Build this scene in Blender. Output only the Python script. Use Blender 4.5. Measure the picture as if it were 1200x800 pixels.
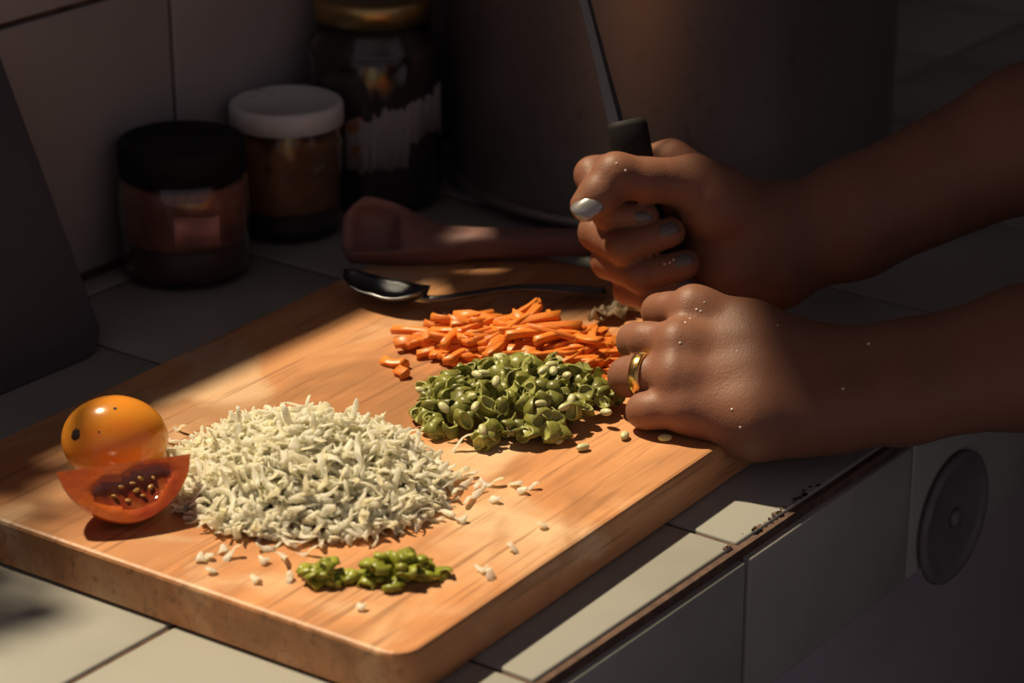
import bpy, bmesh, math, random
import numpy as np
from mathutils import Vector, Matrix

# ------------------------------------------------------------------ scene, camera, light
for o in list(bpy.data.objects):
    bpy.data.objects.remove(o)
scene = bpy.context.scene
COL = scene.collection
PI = math.pi
WALL_Y = 0.47            # inner face of the tiled back wall
BOARD_T = 0.022          # cutting board thickness

CAM_POS = (-0.8613, -0.51756, 0.49999)
CAM_RIGHT = (0.598156, -0.801379, -0.001188)
CAM_UP = (0.300724, 0.223089, 0.927252)
CAM_FWD = (0.742816, 0.554998, -0.374436)
cam_data = bpy.data.cameras.new('camera')
cam = bpy.data.objects.new('camera', cam_data)
COL.objects.link(cam)
cam_data.sensor_width = 36.0
cam_data.lens = 90.0
cam_data.clip_start = 0.02
cam_data.dof.use_dof = True
cam_data.dof.focus_distance = 1.17
cam_data.dof.aperture_fstop = 9.0
m = Matrix.Identity(4)
for i in range(3):
    m[i][0] = CAM_RIGHT[i]; m[i][1] = CAM_UP[i]; m[i][2] = -CAM_FWD[i]; m[i][3] = CAM_POS[i]
cam.matrix_world = m
scene.camera = cam

world = bpy.data.worlds.new('dim_room')
scene.world = world
world.use_nodes = True
world.node_tree.nodes['Background'].inputs[0].default_value = (1.0, 0.86, 0.92, 1)
world.node_tree.nodes['Background'].inputs[1].default_value = 0.18

sun_data = bpy.data.lights.new('sun_window_offscreen', 'SUN')
sun_data.energy = 5.6
sun_data.color = (1.0, 0.83, 0.56)
sun_data.angle = math.radians(2.4)
sun = bpy.data.objects.new('sun_window_offscreen', sun_data)
COL.objects.link(sun)
SUN_DIR = Vector((0.0, -1.0, -1.70)).normalized()
sun.rotation_euler = SUN_DIR.to_track_quat('-Z', 'Y').to_euler()
sun.location = (-0.1, 1.6, 2.4)

scene.view_settings.view_transform = 'Standard'
scene.view_settings.look = 'None'
scene.view_settings.gamma = 1.0
scene.view_settings.use_curve_mapping = False
scene.view_settings.exposure = 0.0

rnd = random.Random(7)

# ------------------------------------------------------------------ helpers
def tag(o, label=None, cat=None, group=None, kind=None):
    if label: o['label'] = label
    if cat: o['category'] = cat
    if group: o['group'] = group
    if kind: o['kind'] = kind
    return o

def link(name, mesh, material=None, parent=None, loc=None, rot=None, smooth=True):
    o = bpy.data.objects.new(name, mesh)
    COL.objects.link(o)
    if material is not None:
        mats = material if isinstance(material, (list, tuple)) else [material]
        if not mesh.materials:
            for mm in mats: mesh.materials.append(mm)
    if smooth and mesh.polygons:
        mesh.polygons.foreach_set('use_smooth', [True] * len(mesh.polygons))
    if parent is not None: o.parent = parent
    if loc is not None: o.location = loc
    if rot is not None: o.rotation_euler = rot
    return o

def empty(name, loc=(0, 0, 0), rot=(0, 0, 0)):
    o = bpy.data.objects.new(name, None)
    o.empty_display_size = 0.02
    COL.objects.link(o)
    o.location = loc; o.rotation_euler = rot
    return o

def mesh_from(name, verts, faces):
    me = bpy.data.meshes.new(name)
    me.from_pydata([tuple(map(float, v)) for v in verts], [], [tuple(map(int, f)) for f in faces])
    me.update()
    return me

def from_bm(name, bm):
    bmesh.ops.recalc_face_normals(bm, faces=bm.faces)
    me = bpy.data.meshes.new(name)
    bm.to_mesh(me); bm.free()
    return me

def box_mesh(name, lo, hi, bevel=0.0, seg=2):
    bm = bmesh.new()
    bmesh.ops.create_cube(bm, size=1.0)
    for v in bm.verts:
        v.co = Vector([lo[i] + (v.co[i] + 0.5) * (hi[i] - lo[i]) for i in range(3)])
    if bevel > 0:
        bmesh.ops.bevel(bm, geom=bm.edges[:], offset=bevel, segments=seg, affect='EDGES', profile=0.5)
    return from_bm(name, bm)

def lathe(name, prof, n=48):
    """revolve (radius, z) pairs; radius 0 at an end closes it"""
    verts, faces, rings = [], [], []
    for r, z in prof:
        if r < 1e-6:
            rings.append([len(verts)]); verts.append((0, 0, z))
        else:
            rings.append(list(range(len(verts), len(verts) + n)))
            for k in range(n):
                a = 2 * PI * k / n
                verts.append((r * math.cos(a), r * math.sin(a), z))
    for a, b in zip(rings[:-1], rings[1:]):
        for k in range(n):
            k2 = (k + 1) % n
            if len(a) == 1 and len(b) == 1: continue
            if len(a) == 1: faces.append((a[0], b[k2], b[k]))
            elif len(b) == 1: faces.append((a[k], a[k2], b[0]))
            else: faces.append((a[k], a[k2], b[k2], b[k]))
    bm = bmesh.new()
    bv = [bm.verts.new(v) for v in verts]
    for f in faces: bm.faces.new([bv[i] for i in f])
    return from_bm(name, bm)

def loft(name, sections, close=True):
    """sections: equal-length point rings"""
    n = len(sections[0]); verts = [p for s in sections for p in s]; faces = []
    for i in range(len(sections) - 1):
        for k in range(n):
            k2 = (k + 1) % n
            faces.append((i * n + k, i * n + k2, (i + 1) * n + k2, (i + 1) * n + k))
    if close:
        faces.append(tuple(reversed(range(n))))
        faces.append(tuple(range((len(sections) - 1) * n, len(sections) * n)))
    bm = bmesh.new()
    bv = [bm.verts.new(v) for v in verts]
    for f in faces: bm.faces.new([bv[i] for i in f])
    return from_bm(name, bm)

def sweep(name, pts, radii, n=10, up=(0, 0, 1), closed_loop=False):
    """tube along points; radii entries (side, up)"""
    pts = [Vector(p) for p in pts]; secs = []
    N = len(pts)
    for i, p in enumerate(pts):
        if closed_loop: t = pts[(i + 1) % N] - pts[i - 1]
        else: t = pts[min(i + 1, N - 1)] - pts[max(i - 1, 0)]
        t.normalize()
        s = t.cross(Vector(up)).normalized(); u = s.cross(t)
        ra, rb = radii[i] if isinstance(radii[i], (tuple, list)) else (radii[i], radii[i])
        secs.append([p + s * ra * math.cos(2 * PI * k / n) + u * rb * math.sin(2 * PI * k / n) for k in range(n)])
    if closed_loop:
        secs.append(secs[0])
        me = loft(name, secs, close=False)
        return me
    return loft(name, secs)

# ------------------------------------------------------------------ materials
def mat(name, color, rough=0.5, metal=0.0, spec=0.5, noise=None, bump=None, sss=0.0, sss_rad=(1, .3, .1), sss_scale=.004,
        coat=0.0, trans=0.0, ior=1.45, objrand=0.0):
    """noise = (scale, colour2, low, high, stretch) ; bump = (scale, strength, stretch)"""
    M = bpy.data.materials.new(name); M.use_nodes = True
    nt = M.node_tree; b = nt.nodes['Principled BSDF']
    b.inputs['Roughness'].default_value = rough
    b.inputs['Metallic'].default_value = metal
    b.inputs['Specular IOR Level'].default_value = spec
    b.inputs['IOR'].default_value = ior
    b.inputs['Coat Weight'].default_value = coat
    b.inputs['Coat Roughness'].default_value = 0.12
    b.inputs['Transmission Weight'].default_value = trans
    if sss > 0:
        b.inputs['Subsurface Weight'].default_value = sss
        b.inputs['Subsurface Radius'].default_value = sss_rad
        b.inputs['Subsurface Scale'].default_value = sss_scale
    c4 = (*color, 1)
    out = None
    tc = nt.nodes.new('ShaderNodeTexCoord')
    def mapped(stretch):
        mp = nt.nodes.new('ShaderNodeMapping'); mp.inputs['Scale'].default_value = stretch
        nt.links.new(tc.outputs['Object'], mp.inputs['Vector']); return mp.outputs['Vector']
    if noise:
        layers = noise if isinstance(noise, list) else [noise]
        prev = None
        for sc, c2, lo, hi, st in layers:
            nz = nt.nodes.new('ShaderNodeTexNoise'); nz.inputs['Scale'].default_value = sc
            nz.inputs['Detail'].default_value = 5
            nt.links.new(mapped(st), nz.inputs['Vector'])
            rp = nt.nodes.new('ShaderNodeMapRange'); rp.inputs['From Min'].default_value = lo; rp.inputs['From Max'].default_value = hi
            nt.links.new(nz.outputs['Fac'], rp.inputs['Value'])
            mx = nt.nodes.new('ShaderNodeMix'); mx.data_type = 'RGBA'
            nt.links.new(rp.outputs['Result'], mx.inputs[0])
            if prev is None: mx.inputs[6].default_value = c4
            else: nt.links.new(prev, mx.inputs[6])
            mx.inputs[7].default_value = (*c2, 1)
            prev = mx.outputs[2]
        out = prev
    if objrand > 0:
        oi = nt.nodes.new('ShaderNodeObjectInfo')
        rp = nt.nodes.new('ShaderNodeMapRange')
        rp.inputs['To Min'].default_value = 1 - objrand; rp.inputs['To Max'].default_value = 1 + objrand
        nt.links.new(oi.outputs['Random'], rp.inputs['Value'])
        hs = nt.nodes.new('ShaderNodeHueSaturation')
        if out is None: hs.inputs['Color'].default_value = c4
        else: nt.links.new(out, hs.inputs['Color'])
        nt.links.new(rp.outputs['Result'], hs.inputs['Value'])
        out = hs.outputs['Color']
    if out is None: b.inputs['Base Color'].default_value = c4
    else: nt.links.new(out, b.inputs['Base Color'])
    if bump:
        layers = bump if isinstance(bump, list) else [bump]
        prevn = None
        for sc, stg, st in layers:
            nz = nt.nodes.new('ShaderNodeTexNoise'); nz.inputs['Scale'].default_value = sc; nz.inputs['Detail'].default_value = 4
            nt.links.new(mapped(st), nz.inputs['Vector'])
            bp = nt.nodes.new('ShaderNodeBump'); bp.inputs['Strength'].default_value = stg; bp.inputs['Distance'].default_value = 0.001
            nt.links.new(nz.outputs['Fac'], bp.inputs['Height'])
            if prevn is not None: nt.links.new(prevn, bp.inputs['Normal'])
            prevn = bp.outputs['Normal']
        nt.links.new(prevn, b.inputs['Normal'])
    return M

U1 = (1, 1, 1)
MT = dict(
    tile=mat('glazed_white_tile', (.37, .365, .335), .28, noise=[(14, (.31, .305, .275), .45, .75, U1), (60, (.28, .22, .16), .68, .8, U1)], bump=(25, .12, U1), objrand=.05),
    walltile=mat('glazed_wall_tile', (.38, .35, .36), .35, noise=(9, (.30, .27, .275), .4, .75, U1), bump=(20, .1, U1), objrand=.05),
    grout=mat('brown_grout', (.13, .075, .055), .9, noise=(120, (.07, .04, .03), .4, .7, U1), bump=(400, .5, U1)),
    plaster=mat('plain_plaster', (.30, .27, .26), .9, noise=(6, (.26, .23, .22), .4, .7, U1)),
    darkwall=mat('dark_paint', (.05, .04, .045), .8, noise=(6, (.04, .03, .035), .4, .7, U1)),
    cabinet=mat('dark_cabinet', (.42, .37, .41), .7, noise=(12, (.36, .32, .36), .4, .7, U1)),
    frame=mat('window_paint', (.35, .30, .26), .5, noise=(12, (.3, .25, .21), .4, .7, U1)),
    black=mat('black_plastic', (.085, .078, .10), .55, noise=(40, (.075, .07, .09), .4, .7, U1)),
    blackgrip=mat('black_grip', (.016, .014, .015), .65, spec=.2, bump=(300, .2, U1)),
    steel=mat('dull_steel', (.30, .29, .29), .3, metal=1.0, bump=(60, .1, (1, 1, 1))),
    spoonsteel=mat('worn_spoon_steel', (.16, .165, .18), .36, metal=1.0, noise=(60, (.11, .11, .12), .4, .7, U1)),
    pot=mat('aluminium', (.42, .39, .385), .46, metal=.8, noise=[(5, (.30, .26, .24), .35, .7, (1, 1, .3)), (90, (.25, .21, .19), .6, .8, U1)], bump=(30, .08, (1, 1, .2))),
    darkwood=mat('reddish_brown_wood', (.26, .135, .12), .5, noise=[(35, (.15, .075, .07), .4, .72, (.25, 1, 1)), (120, (.08, .04, .04), .64, .74, (.3, 1, 1))], bump=(80, .3, (.2, 1, 1))),
    glass=mat('jar_glass', (.85, .84, .80), .06, trans=1.0, ior=1.45),
    redpaste=mat('red_paste', (.60, .25, .20), .5, noise=[(55, (.34, .14, .12), .42, .62, U1), (150, (.6, .32, .25), .62, .75, U1)], bump=(120, .5, U1)),
    darksauce=mat('dark_sauce', (.13, .065, .055), .4, noise=(40, (.09, .05, .045), .4, .7, U1)),
    orangespice=mat('orange_spice', (.55, .25, .13), .7, noise=[(45, (.32, .16, .095), .4, .65, U1), (28, (.055, .04, .04), .6, .68, U1)], bump=(150, .5, U1)),
    darkjar=mat('dark_coffee', (.05, .04, .042), .5, noise=(80, (.035, .03, .03), .4, .7, U1)),
    whitelid=mat('white_plastic_lid', (.74, .74, .76), .45, noise=[(22, (.62, .61, .60), .45, .6, U1), (38, (.28, .22, .17), .63, .72, (1, 1, .2))]),
    goldlid=mat('gold_lid', (.55, .38, .16), .35, metal=1.0, noise=(30, (.4, .28, .12), .4, .7, U1)),
    labelpaper=mat('paper_label', (.30, .28, .27), .7, noise=[(35, (.24, .22, .21), .4, .7, U1), (42, (.30, .12, .05), .62, .68, (1, 1, 1.4))]),
    labelprint=mat('printed_label', (.34, .33, .33), .6, noise=(60, (.2, .18, .18), .4, .65, U1)),
    skin=mat('skin', (.245, .107, .067), .50, spec=.36, noise=[(35, (.205, .088, .054), .4, .7, U1), (14, (.28, .127, .082), .5, .75, U1)],
             bump=[(900, .20, U1), (300, .10, U1)], sss=.18, sss_scale=.004),
    nail=mat('silver_nail_polish', (.30, .29, .30), .28, metal=.4, coat=.5, noise=(900, (.40, .39, .40), .5, .7, U1)),
    darknail=mat('dark_nail_polish', (.10, .08, .085), .3, coat=.3, noise=(900, (.14, .12, .12), .5, .7, U1)),
    gold=mat('gold', (.95, .62, .22), .2, metal=1.0, bump=(500, .15, U1)),
    shirt=mat('dark_cloth', (.035, .03, .034), .9, noise=(30, (.025, .02, .024), .4, .7, U1), bump=(700, .4, U1)),
    water=mat('water', (.75, .62, .55), .05, coat=1.0),  # opaque pale base paints the bright glint into the drops
    cabbage=mat('cabbage', (.99, .97, .86), .42, spec=.5, noise=[(70, (.96, .92, .66), .55, .75, U1), (30, (.98, .97, .90), .5, .7, U1)], sss=.6, sss_rad=(1, .9, .6), sss_scale=.006, objrand=.08),
    carrot=mat('carrot', (.76, .21, .03), .4, noise=[(60, (.82, .30, .05), .45, .7, (1, 1, 1)), (25, (.66, .16, .02), .5, .72, U1)], bump=(200, .3, (.2, 1, 1)), sss=.25, sss_rad=(1, .35, .1), sss_scale=.003, objrand=.12),
    bean=mat('green_bean_skin', (.20, .20, .042), .36, noise=[(90, (.30, .29, .07), .45, .7, U1), (35, (.11, .115, .025), .5, .72, U1)], bump=(300, .25, U1), sss=.12, sss_rad=(.7, 1, .2), sss_scale=.002, objrand=.3),
    beanflesh=mat('green_bean_flesh', (.36, .36, .11), .35, noise=(150, (.27, .28, .07), .4, .7, U1), sss=.2, sss_rad=(.8, 1, .3), sss_scale=.002, objrand=.2),
    beanseed=mat('bean_seed', (.62, .60, .34), .35, noise=(200, (.50, .52, .22), .4, .7, U1), sss=.2, sss_scale=.002),
    chilli=mat('green_chilli', (.27, .29, .03), .34, noise=[(120, (.50, .50, .10), .45, .68, U1), (60, (.14, .17, .015), .5, .7, U1)], bump=(300, .3, U1), sss=.15, sss_rad=(.8, 1, .2), sss_scale=.002, objrand=.25),
    skinpaper=mat('onion_skin', (.30, .20, .11), .5, noise=(120, (.17, .10, .06), .4, .7, U1)),
    tomskin=mat('tomato_skin', (.80, .30, .03), .2, noise=[(22, (.80, .20, .025), .45, .7, U1), (16, (.82, .40, .05), .5, .72, (1, 1, 1.6)), (160, (.35, .12, .02), .73, .78, U1)], coat=.25, sss=.15, sss_rad=(1, .3, .05), sss_scale=.005),
    tomred=mat('tomato_red_skin', (.66, .11, .025), .2, noise=(25, (.70, .2, .04), .45, .7, U1), coat=.3, sss=.15, sss_rad=(1, .25, .05), sss_scale=.004),
    tomflesh=mat('tomato_flesh', (.58, .12, .022), .2, noise=[(90, (.66, .19, .06), .45, .7, U1), (45, (.40, .055, .02), .45, .65, U1)], bump=(220, .4, U1), coat=.2, sss=.08, sss_rad=(1, .25, .08), sss_scale=.003),
    tomgel=mat('tomato_gel', (.22, .03, .01), .10, noise=(120, (.34, .09, .02), .45, .7, U1), bump=(160, .6, U1), coat=1.0, sss=.2, sss_rad=(1, .3, .05), sss_scale=.004),
    tomseed=mat('tomato_seed', (.50, .25, .06), .3, noise=(300, (.5, .26, .08), .4, .7, U1), coat=.6),
    scar=mat('dark_scar', (.035, .02, .012), .7, bump=(900, .6, U1)),
    added_curtain=mat('curtain_cloth', (.10, .06, .045), .95, bump=(600, .3, U1)),
    holder=mat('dull_grey_plastic', (.16, .14, .145), .5, noise=(40, (.13, .11, .115), .4, .7, U1)),
    chilliflesh=mat('green_chilli_flesh', (.50, .50, .12), .35, noise=(150, (.40, .42, .08), .4, .7, U1), objrand=.2),
    clay=mat('terracotta', (.35, .15, .09), .8, noise=(40, (.28, .12, .07), .4, .7, U1)),
    leaf=mat('herb_leaf', (.07, .14, .03), .5, noise=(60, (.05, .10, .02), .4, .7, U1)),
    whitewash=mat('whitewash', (.72, .70, .68), .9, noise=(6, (.66, .64, .62), .4, .7, U1)),
    crumb=mat('brown_chips', (.12, .075, .055), .9),
)

def wood_material():
    M = bpy.data.materials.new('worn_board_wood'); M.use_nodes = True
    nt = M.node_tree; b = nt.nodes['Principled BSDF']
    b.inputs['Roughness'].default_value = .45
    b.inputs['Specular IOR Level'].default_value = .35
    tc = nt.nodes.new('ShaderNodeTexCoord')
    def noise(scale, stretch, detail=6, dist=0.0, off=(0, 0, 0)):
        mp = nt.nodes.new('ShaderNodeMapping'); mp.inputs['Scale'].default_value = stretch; mp.inputs['Location'].default_value = off
        nt.links.new(tc.outputs['Object'], mp.inputs['Vector'])
        n = nt.nodes.new('ShaderNodeTexNoise'); n.inputs['Scale'].default_value = scale; n.inputs['Detail'].default_value = detail
        n.inputs['Distortion'].default_value = dist
        nt.links.new(mp.outputs['Vector'], n.inputs['Vector']); return n.outputs['Fac']
    def ramp(v, lo, hi):
        r = nt.nodes.new('ShaderNodeMapRange'); r.inputs['From Min'].default_value = lo; r.inputs['From Max'].default_value = hi
        nt.links.new(v, r.inputs['Value']); return r.outputs['Result']
    def mul(a, k):
        q = nt.nodes.new('ShaderNodeMath'); q.operation = 'MULTIPLY'; nt.links.new(a, q.inputs[0]); q.inputs[1].default_value = k; return q.outputs[0]
    def mix(f, a, c):
        x = nt.nodes.new('ShaderNodeMix'); x.data_type = 'RGBA'; nt.links.new(f, x.inputs[0])
        if isinstance(a, tuple): x.inputs[6].default_value = (*a, 1)
        else: nt.links.new(a, x.inputs[6])
        x.inputs[7].default_value = (*c, 1); return x.outputs[2]
    grain = noise(95, (.07, 1, 1), 6, .6)
    broad = noise(9, (.35, 1, 1), 4, .5)
    c = mix(ramp(grain, .35, .7), (.64, .29, .127), (.44, .18, .072))
    c = mix(ramp(broad, .42, .72), c, (.69, .345, .16))
    c = mix(mul(ramp(noise(11, (.8, 1, 1), 5, .8, (3, 1, 0)), .52, .64), .85), c, (.72, .49, .30))      # pale worn patches
    c = mix(mul(ramp(noise(13, (.6, 1, 1), 5, 1.2, (7, 4, 0)), .49, .62), .8), c, (.40, .185, .08))      # darker wet stains
    c = mix(mul(ramp(noise(260, (.05, 1, 1), 3, .2, (1, 9, 2)), .57, .70), .7), c, (.27, .12, .055))    # fine dark pores
    def scratches(rz, off):
        mp = nt.nodes.new('ShaderNodeMapping'); mp.inputs['Rotation'].default_value = (0, 0, rz); mp.inputs['Scale'].default_value = (.03, 1, .2); mp.inputs['Location'].default_value = off
        nt.links.new(tc.outputs['Object'], mp.inputs['Vector'])
        n = nt.nodes.new('ShaderNodeTexNoise'); n.inputs['Scale'].default_value = 330; n.inputs['Detail'].default_value = 1
        nt.links.new(mp.outputs['Vector'], n.inputs['Vector']); return mul(ramp(n.outputs['Fac'], .70, .76), .6)
    for rz, off in ((.5, (1, 2, 0)), (-.9, (5, 3, 0)), (1.3, (2, 8, 0))): c = mix(scratches(rz, off), c, (.36, .17, .08))
    oi = nt.nodes.new('ShaderNodeObjectInfo')
    r = nt.nodes.new('ShaderNodeMapRange'); r.inputs['To Min'].default_value = .84; r.inputs['To Max'].default_value = 1.08
    nt.links.new(oi.outputs['Random'], r.inputs['Value'])
    hs = nt.nodes.new('ShaderNodeHueSaturation'); nt.links.new(c, hs.inputs['Color']); nt.links.new(r.outputs['Result'], hs.inputs['Value'])
    nt.links.new(hs.outputs['Color'], b.inputs['Base Color'])
    bp = nt.nodes.new('ShaderNodeBump'); bp.inputs['Strength'].default_value = .35; bp.inputs['Distance'].default_value = .001
    nt.links.new(noise(240, (.06, 1, 1), 4), bp.inputs['Height'])
    bp2 = nt.nodes.new('ShaderNodeBump'); bp2.inputs['Strength'].default_value = .25; bp2.inputs['Distance'].default_value = .002
    nt.links.new(noise(22, (.5, 1, 1), 4, .5), bp2.inputs['Height']); nt.links.new(bp.outputs['Normal'], bp2.inputs['Normal'])
    nt.links.new(bp2.outputs['Normal'], b.inputs['Normal'])
    return M
MT['board'] = wood_material()
def add_translucent(M, color, fac):
    nt = M.node_tree; out = nt.nodes['Material Output']; b = nt.nodes['Principled BSDF']
    t = nt.nodes.new('ShaderNodeBsdfTranslucent'); t.inputs['Color'].default_value = (*color, 1)
    x = nt.nodes.new('ShaderNodeMixShader'); x.inputs[0].default_value = fac
    nt.links.new(b.outputs[0], x.inputs[1]); nt.links.new(t.outputs[0], x.inputs[2]); nt.links.new(x.outputs[0], out.inputs['Surface'])
add_translucent(MT['cabbage'], (1.0, .96, .80), .5)
add_translucent(MT['skinpaper'], (.5, .35, .2), .4)

# ------------------------------------------------------------------ room shell
FLOOR_Z = -0.90
def struct(o, label=None):
    o['kind'] = 'structure'
    if label: o['label'] = label
    return o

WX0, WX1, WZ0, WZ1 = -0.55, 0.30, 0.370, 1.35       # window opening in the back wall
def wall_with_window():
    bm = bmesh.new()
    def bx(lo, hi):
        r = bmesh.ops.create_cube(bm, size=1.0)
        for v in r['verts']:
            v.co = Vector([lo[i] + (v.co[i] + .5) * (hi[i] - lo[i]) for i in range(3)])
    y0, y1 = WALL_Y + .008, WALL_Y + .13
    bx((-2.2, y0, FLOOR_Z), (WX0, y1, 2.0)); bx((WX1, y0, FLOOR_Z), (2.4, y1, 2.0))
    bx((WX0, y0, FLOOR_Z), (WX1, y1, WZ0)); bx((WX0, y0, WZ1), (WX1, y1, 2.0))
    return from_bm('wall_back', bm)
wall_back = struct(link('wall_back', wall_with_window(), MT['plaster'], smooth=False), 'back wall with white tiles above the counter')
g = link('grout', box_mesh('grout', (-1.35, WALL_Y + .003, -.02), (1.645, WALL_Y + .0079, .309)), MT['grout'], wall_back, smooth=False)
wt = {}
def wall_tile(w, h):
    key = (round(w, 4), round(h, 4))
    if key not in wt: wt[key] = box_mesh('tile', (0, 0, 0), (w, .0045, h), .0012, 2)
    return wt[key]
for i in range(-10, 10):
    for j, (z0, z1) in enumerate(((.0035, .152), (.155, .302))):
        x0 = .142 + .15 * i + .0015
        link('tile', wall_tile(.147, z1 - z0), MT['walltile'], wall_back, (x0, WALL_Y - .0008 * rnd.random(), z0))

win = empty('window_1', (WX0, WALL_Y, WZ0)); struct(win, 'small kitchen window in the back wall')
fr = []
W_, H_ = WX1 - WX0, WZ1 - WZ0
for lo, hi in (((-.02, .06, 0), (0, .1, H_)), ((W_, .06, 0), (W_ + .02, .1, H_)), ((0, .06, H_), (W_, .1, H_ + .02))):
    link('window_frame', box_mesh('window_frame', lo, hi, .003), MT['frame'], win, smooth=False)

# tied-back cloth added out of view, its edge shaped to shade the arms
def added_curtain_mesh():
    verts, faces = [], []; nu, nv = 40, 30
    for j in range(nv + 1):
        z = .33 + (1.42 - .33) * j / nv
        xe = np.interp(z, [.33, .44, .49, .56, .64, .68, .74, .785, .81, .84, 1.0, 1.42], [.082, .099, .141, .169, .170, .146, .091, .055, .038, .020, -.06, -.22])
        for i in range(nu + 1):
            u = i / nu; x = xe + (.36 - xe) * u
            verts.append((x, WALL_Y - .022 + .010 * math.sin(u * 34 + z * 2), z))
    for j in range(nv):
        for i in range(nu):
            q = j * (nu + 1) + i; faces.append((q, q + 1, q + nu + 2, q + nu + 1))
    return mesh_from('added_curtain', verts, faces)
cu = link('added_curtain', added_curtain_mesh(), MT['added_curtain'])
md = cu.modifiers.new('thick', 'SOLIDIFY'); md.thickness = .002
tag(cu, 'dark brown drape added unseen at the window to shade the arms', 'added_curtain')
rod = link('curtain_rod', sweep('curtain_rod', [(-.62 + .1 * k, WALL_Y - .022, 1.425) for k in range(11)], [.006] * 11, 12), MT['steel'])
tag(rod, 'thin steel rod carrying the added drape above the window', 'curtain rod')

# potted greenery added out of view on the sill to dapple the board's left
added_plant = tag(empty('added_potted_herb', (-.26, WALL_Y + .06, WZ0)), 'leafy greenery in a clay pot, added unseen on the sill to dapple the sunlight', 'plant')
link('pot', lathe('pot', [(0, 0), (.036, 0), (.046, .06), (.049, .06), (.049, .07), (.043, .07), (.041, .058), (0, .058)], 32), MT['clay'], added_plant)
rh = random.Random(17)
lm = mesh_from('leaf', [(0, 0, 0), (.014, .010, .003), (.030, .011, .005), (.048, 0, .001), (.030, -.011, .005), (.014, -.010, .003), (.024, 0, 0)],
               [(0, 6, 1), (1, 6, 2), (2, 6, 3), (3, 6, 4), (4, 6, 5), (5, 6, 0)])
for k in range(7):
    a = k * .9; tip = Vector((.09 * math.cos(a) * (1 if k else 0), .03 * math.sin(a), .15 + .03 * math.sin(k * 2)))
    link('stem', sweep('stem', [Vector((0, 0, .055)).lerp(tip, t / 5) + Vector((0, 0, .015 * math.sin(t / 5 * PI))) for t in range(6)], [.0014] * 6, 6, up=(.3, .9, .1)), MT['leaf'], added_plant)
for k in range(90):
    u = rh.uniform(-1, 1); w = rh.uniform(-1, 1)
    top = .190 - .55 * max(0, u * .15 - .01)
    z = rh.uniform(.075, max(.09, top * (1 - .25 * u * u)))
    o = link('leaf', lm, MT['leaf'], added_plant, (u * .135, w * .035, z))
    o.rotation_euler = (rh.uniform(-.7, .7), rh.uniform(-.7, .7), rh.uniform(0, 6.28)); o.scale = [rh.uniform(.6, 1.0)] * 3

struct(link('ceiling', box_mesh('ceiling', (-2.2, -2.6, 2.0), (2.4, WALL_Y + .13, 2.05)), MT['whitewash'], smooth=False), 'plain ceiling')
struct(link('floor', box_mesh('floor', (-2.2, -2.6, FLOOR_Z - .05), (2.4, WALL_Y + .13, FLOOR_Z)), MT['darkwall'], smooth=False), 'dark kitchen floor')
struct(link('wall_right', box_mesh('wall_right', (1.65, -2.6, FLOOR_Z), (1.75, WALL_Y, 2.0)), MT['plaster'], smooth=False), 'dark side wall beyond the pot')

# ------------------------------------------------------------------ tiled counter
counter = tag(empty('kitchen_counter', (0, 0, FLOOR_Z)), 'kitchen counter covered in square off-white tiles with brown grout', 'counter')
CZ = -FLOOR_Z
def cpart(name, me, material, loc, smooth=True):
    return link(name, me, material, counter, (loc[0], loc[1], loc[2] + CZ), smooth=smooth)
cpart('slab', box_mesh('slab', (-1.35, .0012, -.0785), (1.64, WALL_Y, -.0016)), MT['grout'], (0, 0, 0), False)
cpart('cabinet_base', box_mesh('cabinet_base', (-1.35, .05, FLOOR_Z), (1.64, WALL_Y, -.0785)), MT['cabinet'], (0, 0, 0), False)
ct = {}
def ctile(w, d):
    key = (round(w, 4), round(d, 4))
    if key not in ct: ct[key] = box_mesh('tile', (0, 0, -.006), (w, d, 0), .0013, 2)
    return ct[key]
ft = box_mesh('front_tile', (0, 0, -.0725), (.1472, .006, 0), .0013, 2)
for i in range(-9, 11):
    x0 = .15 * i + .0014
    for (y0, y1) in ((.0046, .1486), (.1514, .2986), (.3014, .4486), (.4514, WALL_Y - .001)):
        o = cpart('tile', ctile(.1472, y1 - y0), MT['tile'], (x0, y0, -.0006 * rnd.random()))
    cpart('front_tile', ft, MT['tile'], (x0, -.0022 - .0006 * rnd.random(), -.0062))
# chipped glaze along the front edge
bm = bmesh.new()
for k in range(45):
    x = rnd.gauss(.045, .022); y = .0048 + abs(rnd.gauss(0, .0012)); s = rnd.uniform(.0004, .0016) * (1.4 if k % 7 == 0 else 1)
    n = 6; vs = []
    for q in range(n):
        a = 2 * PI * q / n
        vs.append(bm.verts.new((x + s * rnd.uniform(.6, 1.6) * math.cos(a), y + s * rnd.uniform(.4, .9) * math.sin(a), .00025)))
    bm.faces.new(vs)
chips = cpart('glaze_chips', from_bm('glaze_chips', bm), MT['crumb'], (0, 0, 0), False)
chips['kind'] = 'stuff'

# round plate on the front of the counter
pl = tag(empty('round_holder', (.193, -.0042, -.060), (PI / 2, 0, 0)), 'dark round dish-shaped holder fixed on the counter front tile', 'holder')
link('dish', lathe('dish', [(0, .0006), (.027, .0006), (.0285, .0012), (.030, .0030), (.0325, .0032), (.0345, .0018), (.035, 0), (0, 0)], 40), MT['holder'], pl)
link('peg', lathe('peg', [(0, .004), (.004, .0035), (.005, .002), (.005, .0005), (0, .0005)], 20), MT['holder'], pl)

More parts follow.
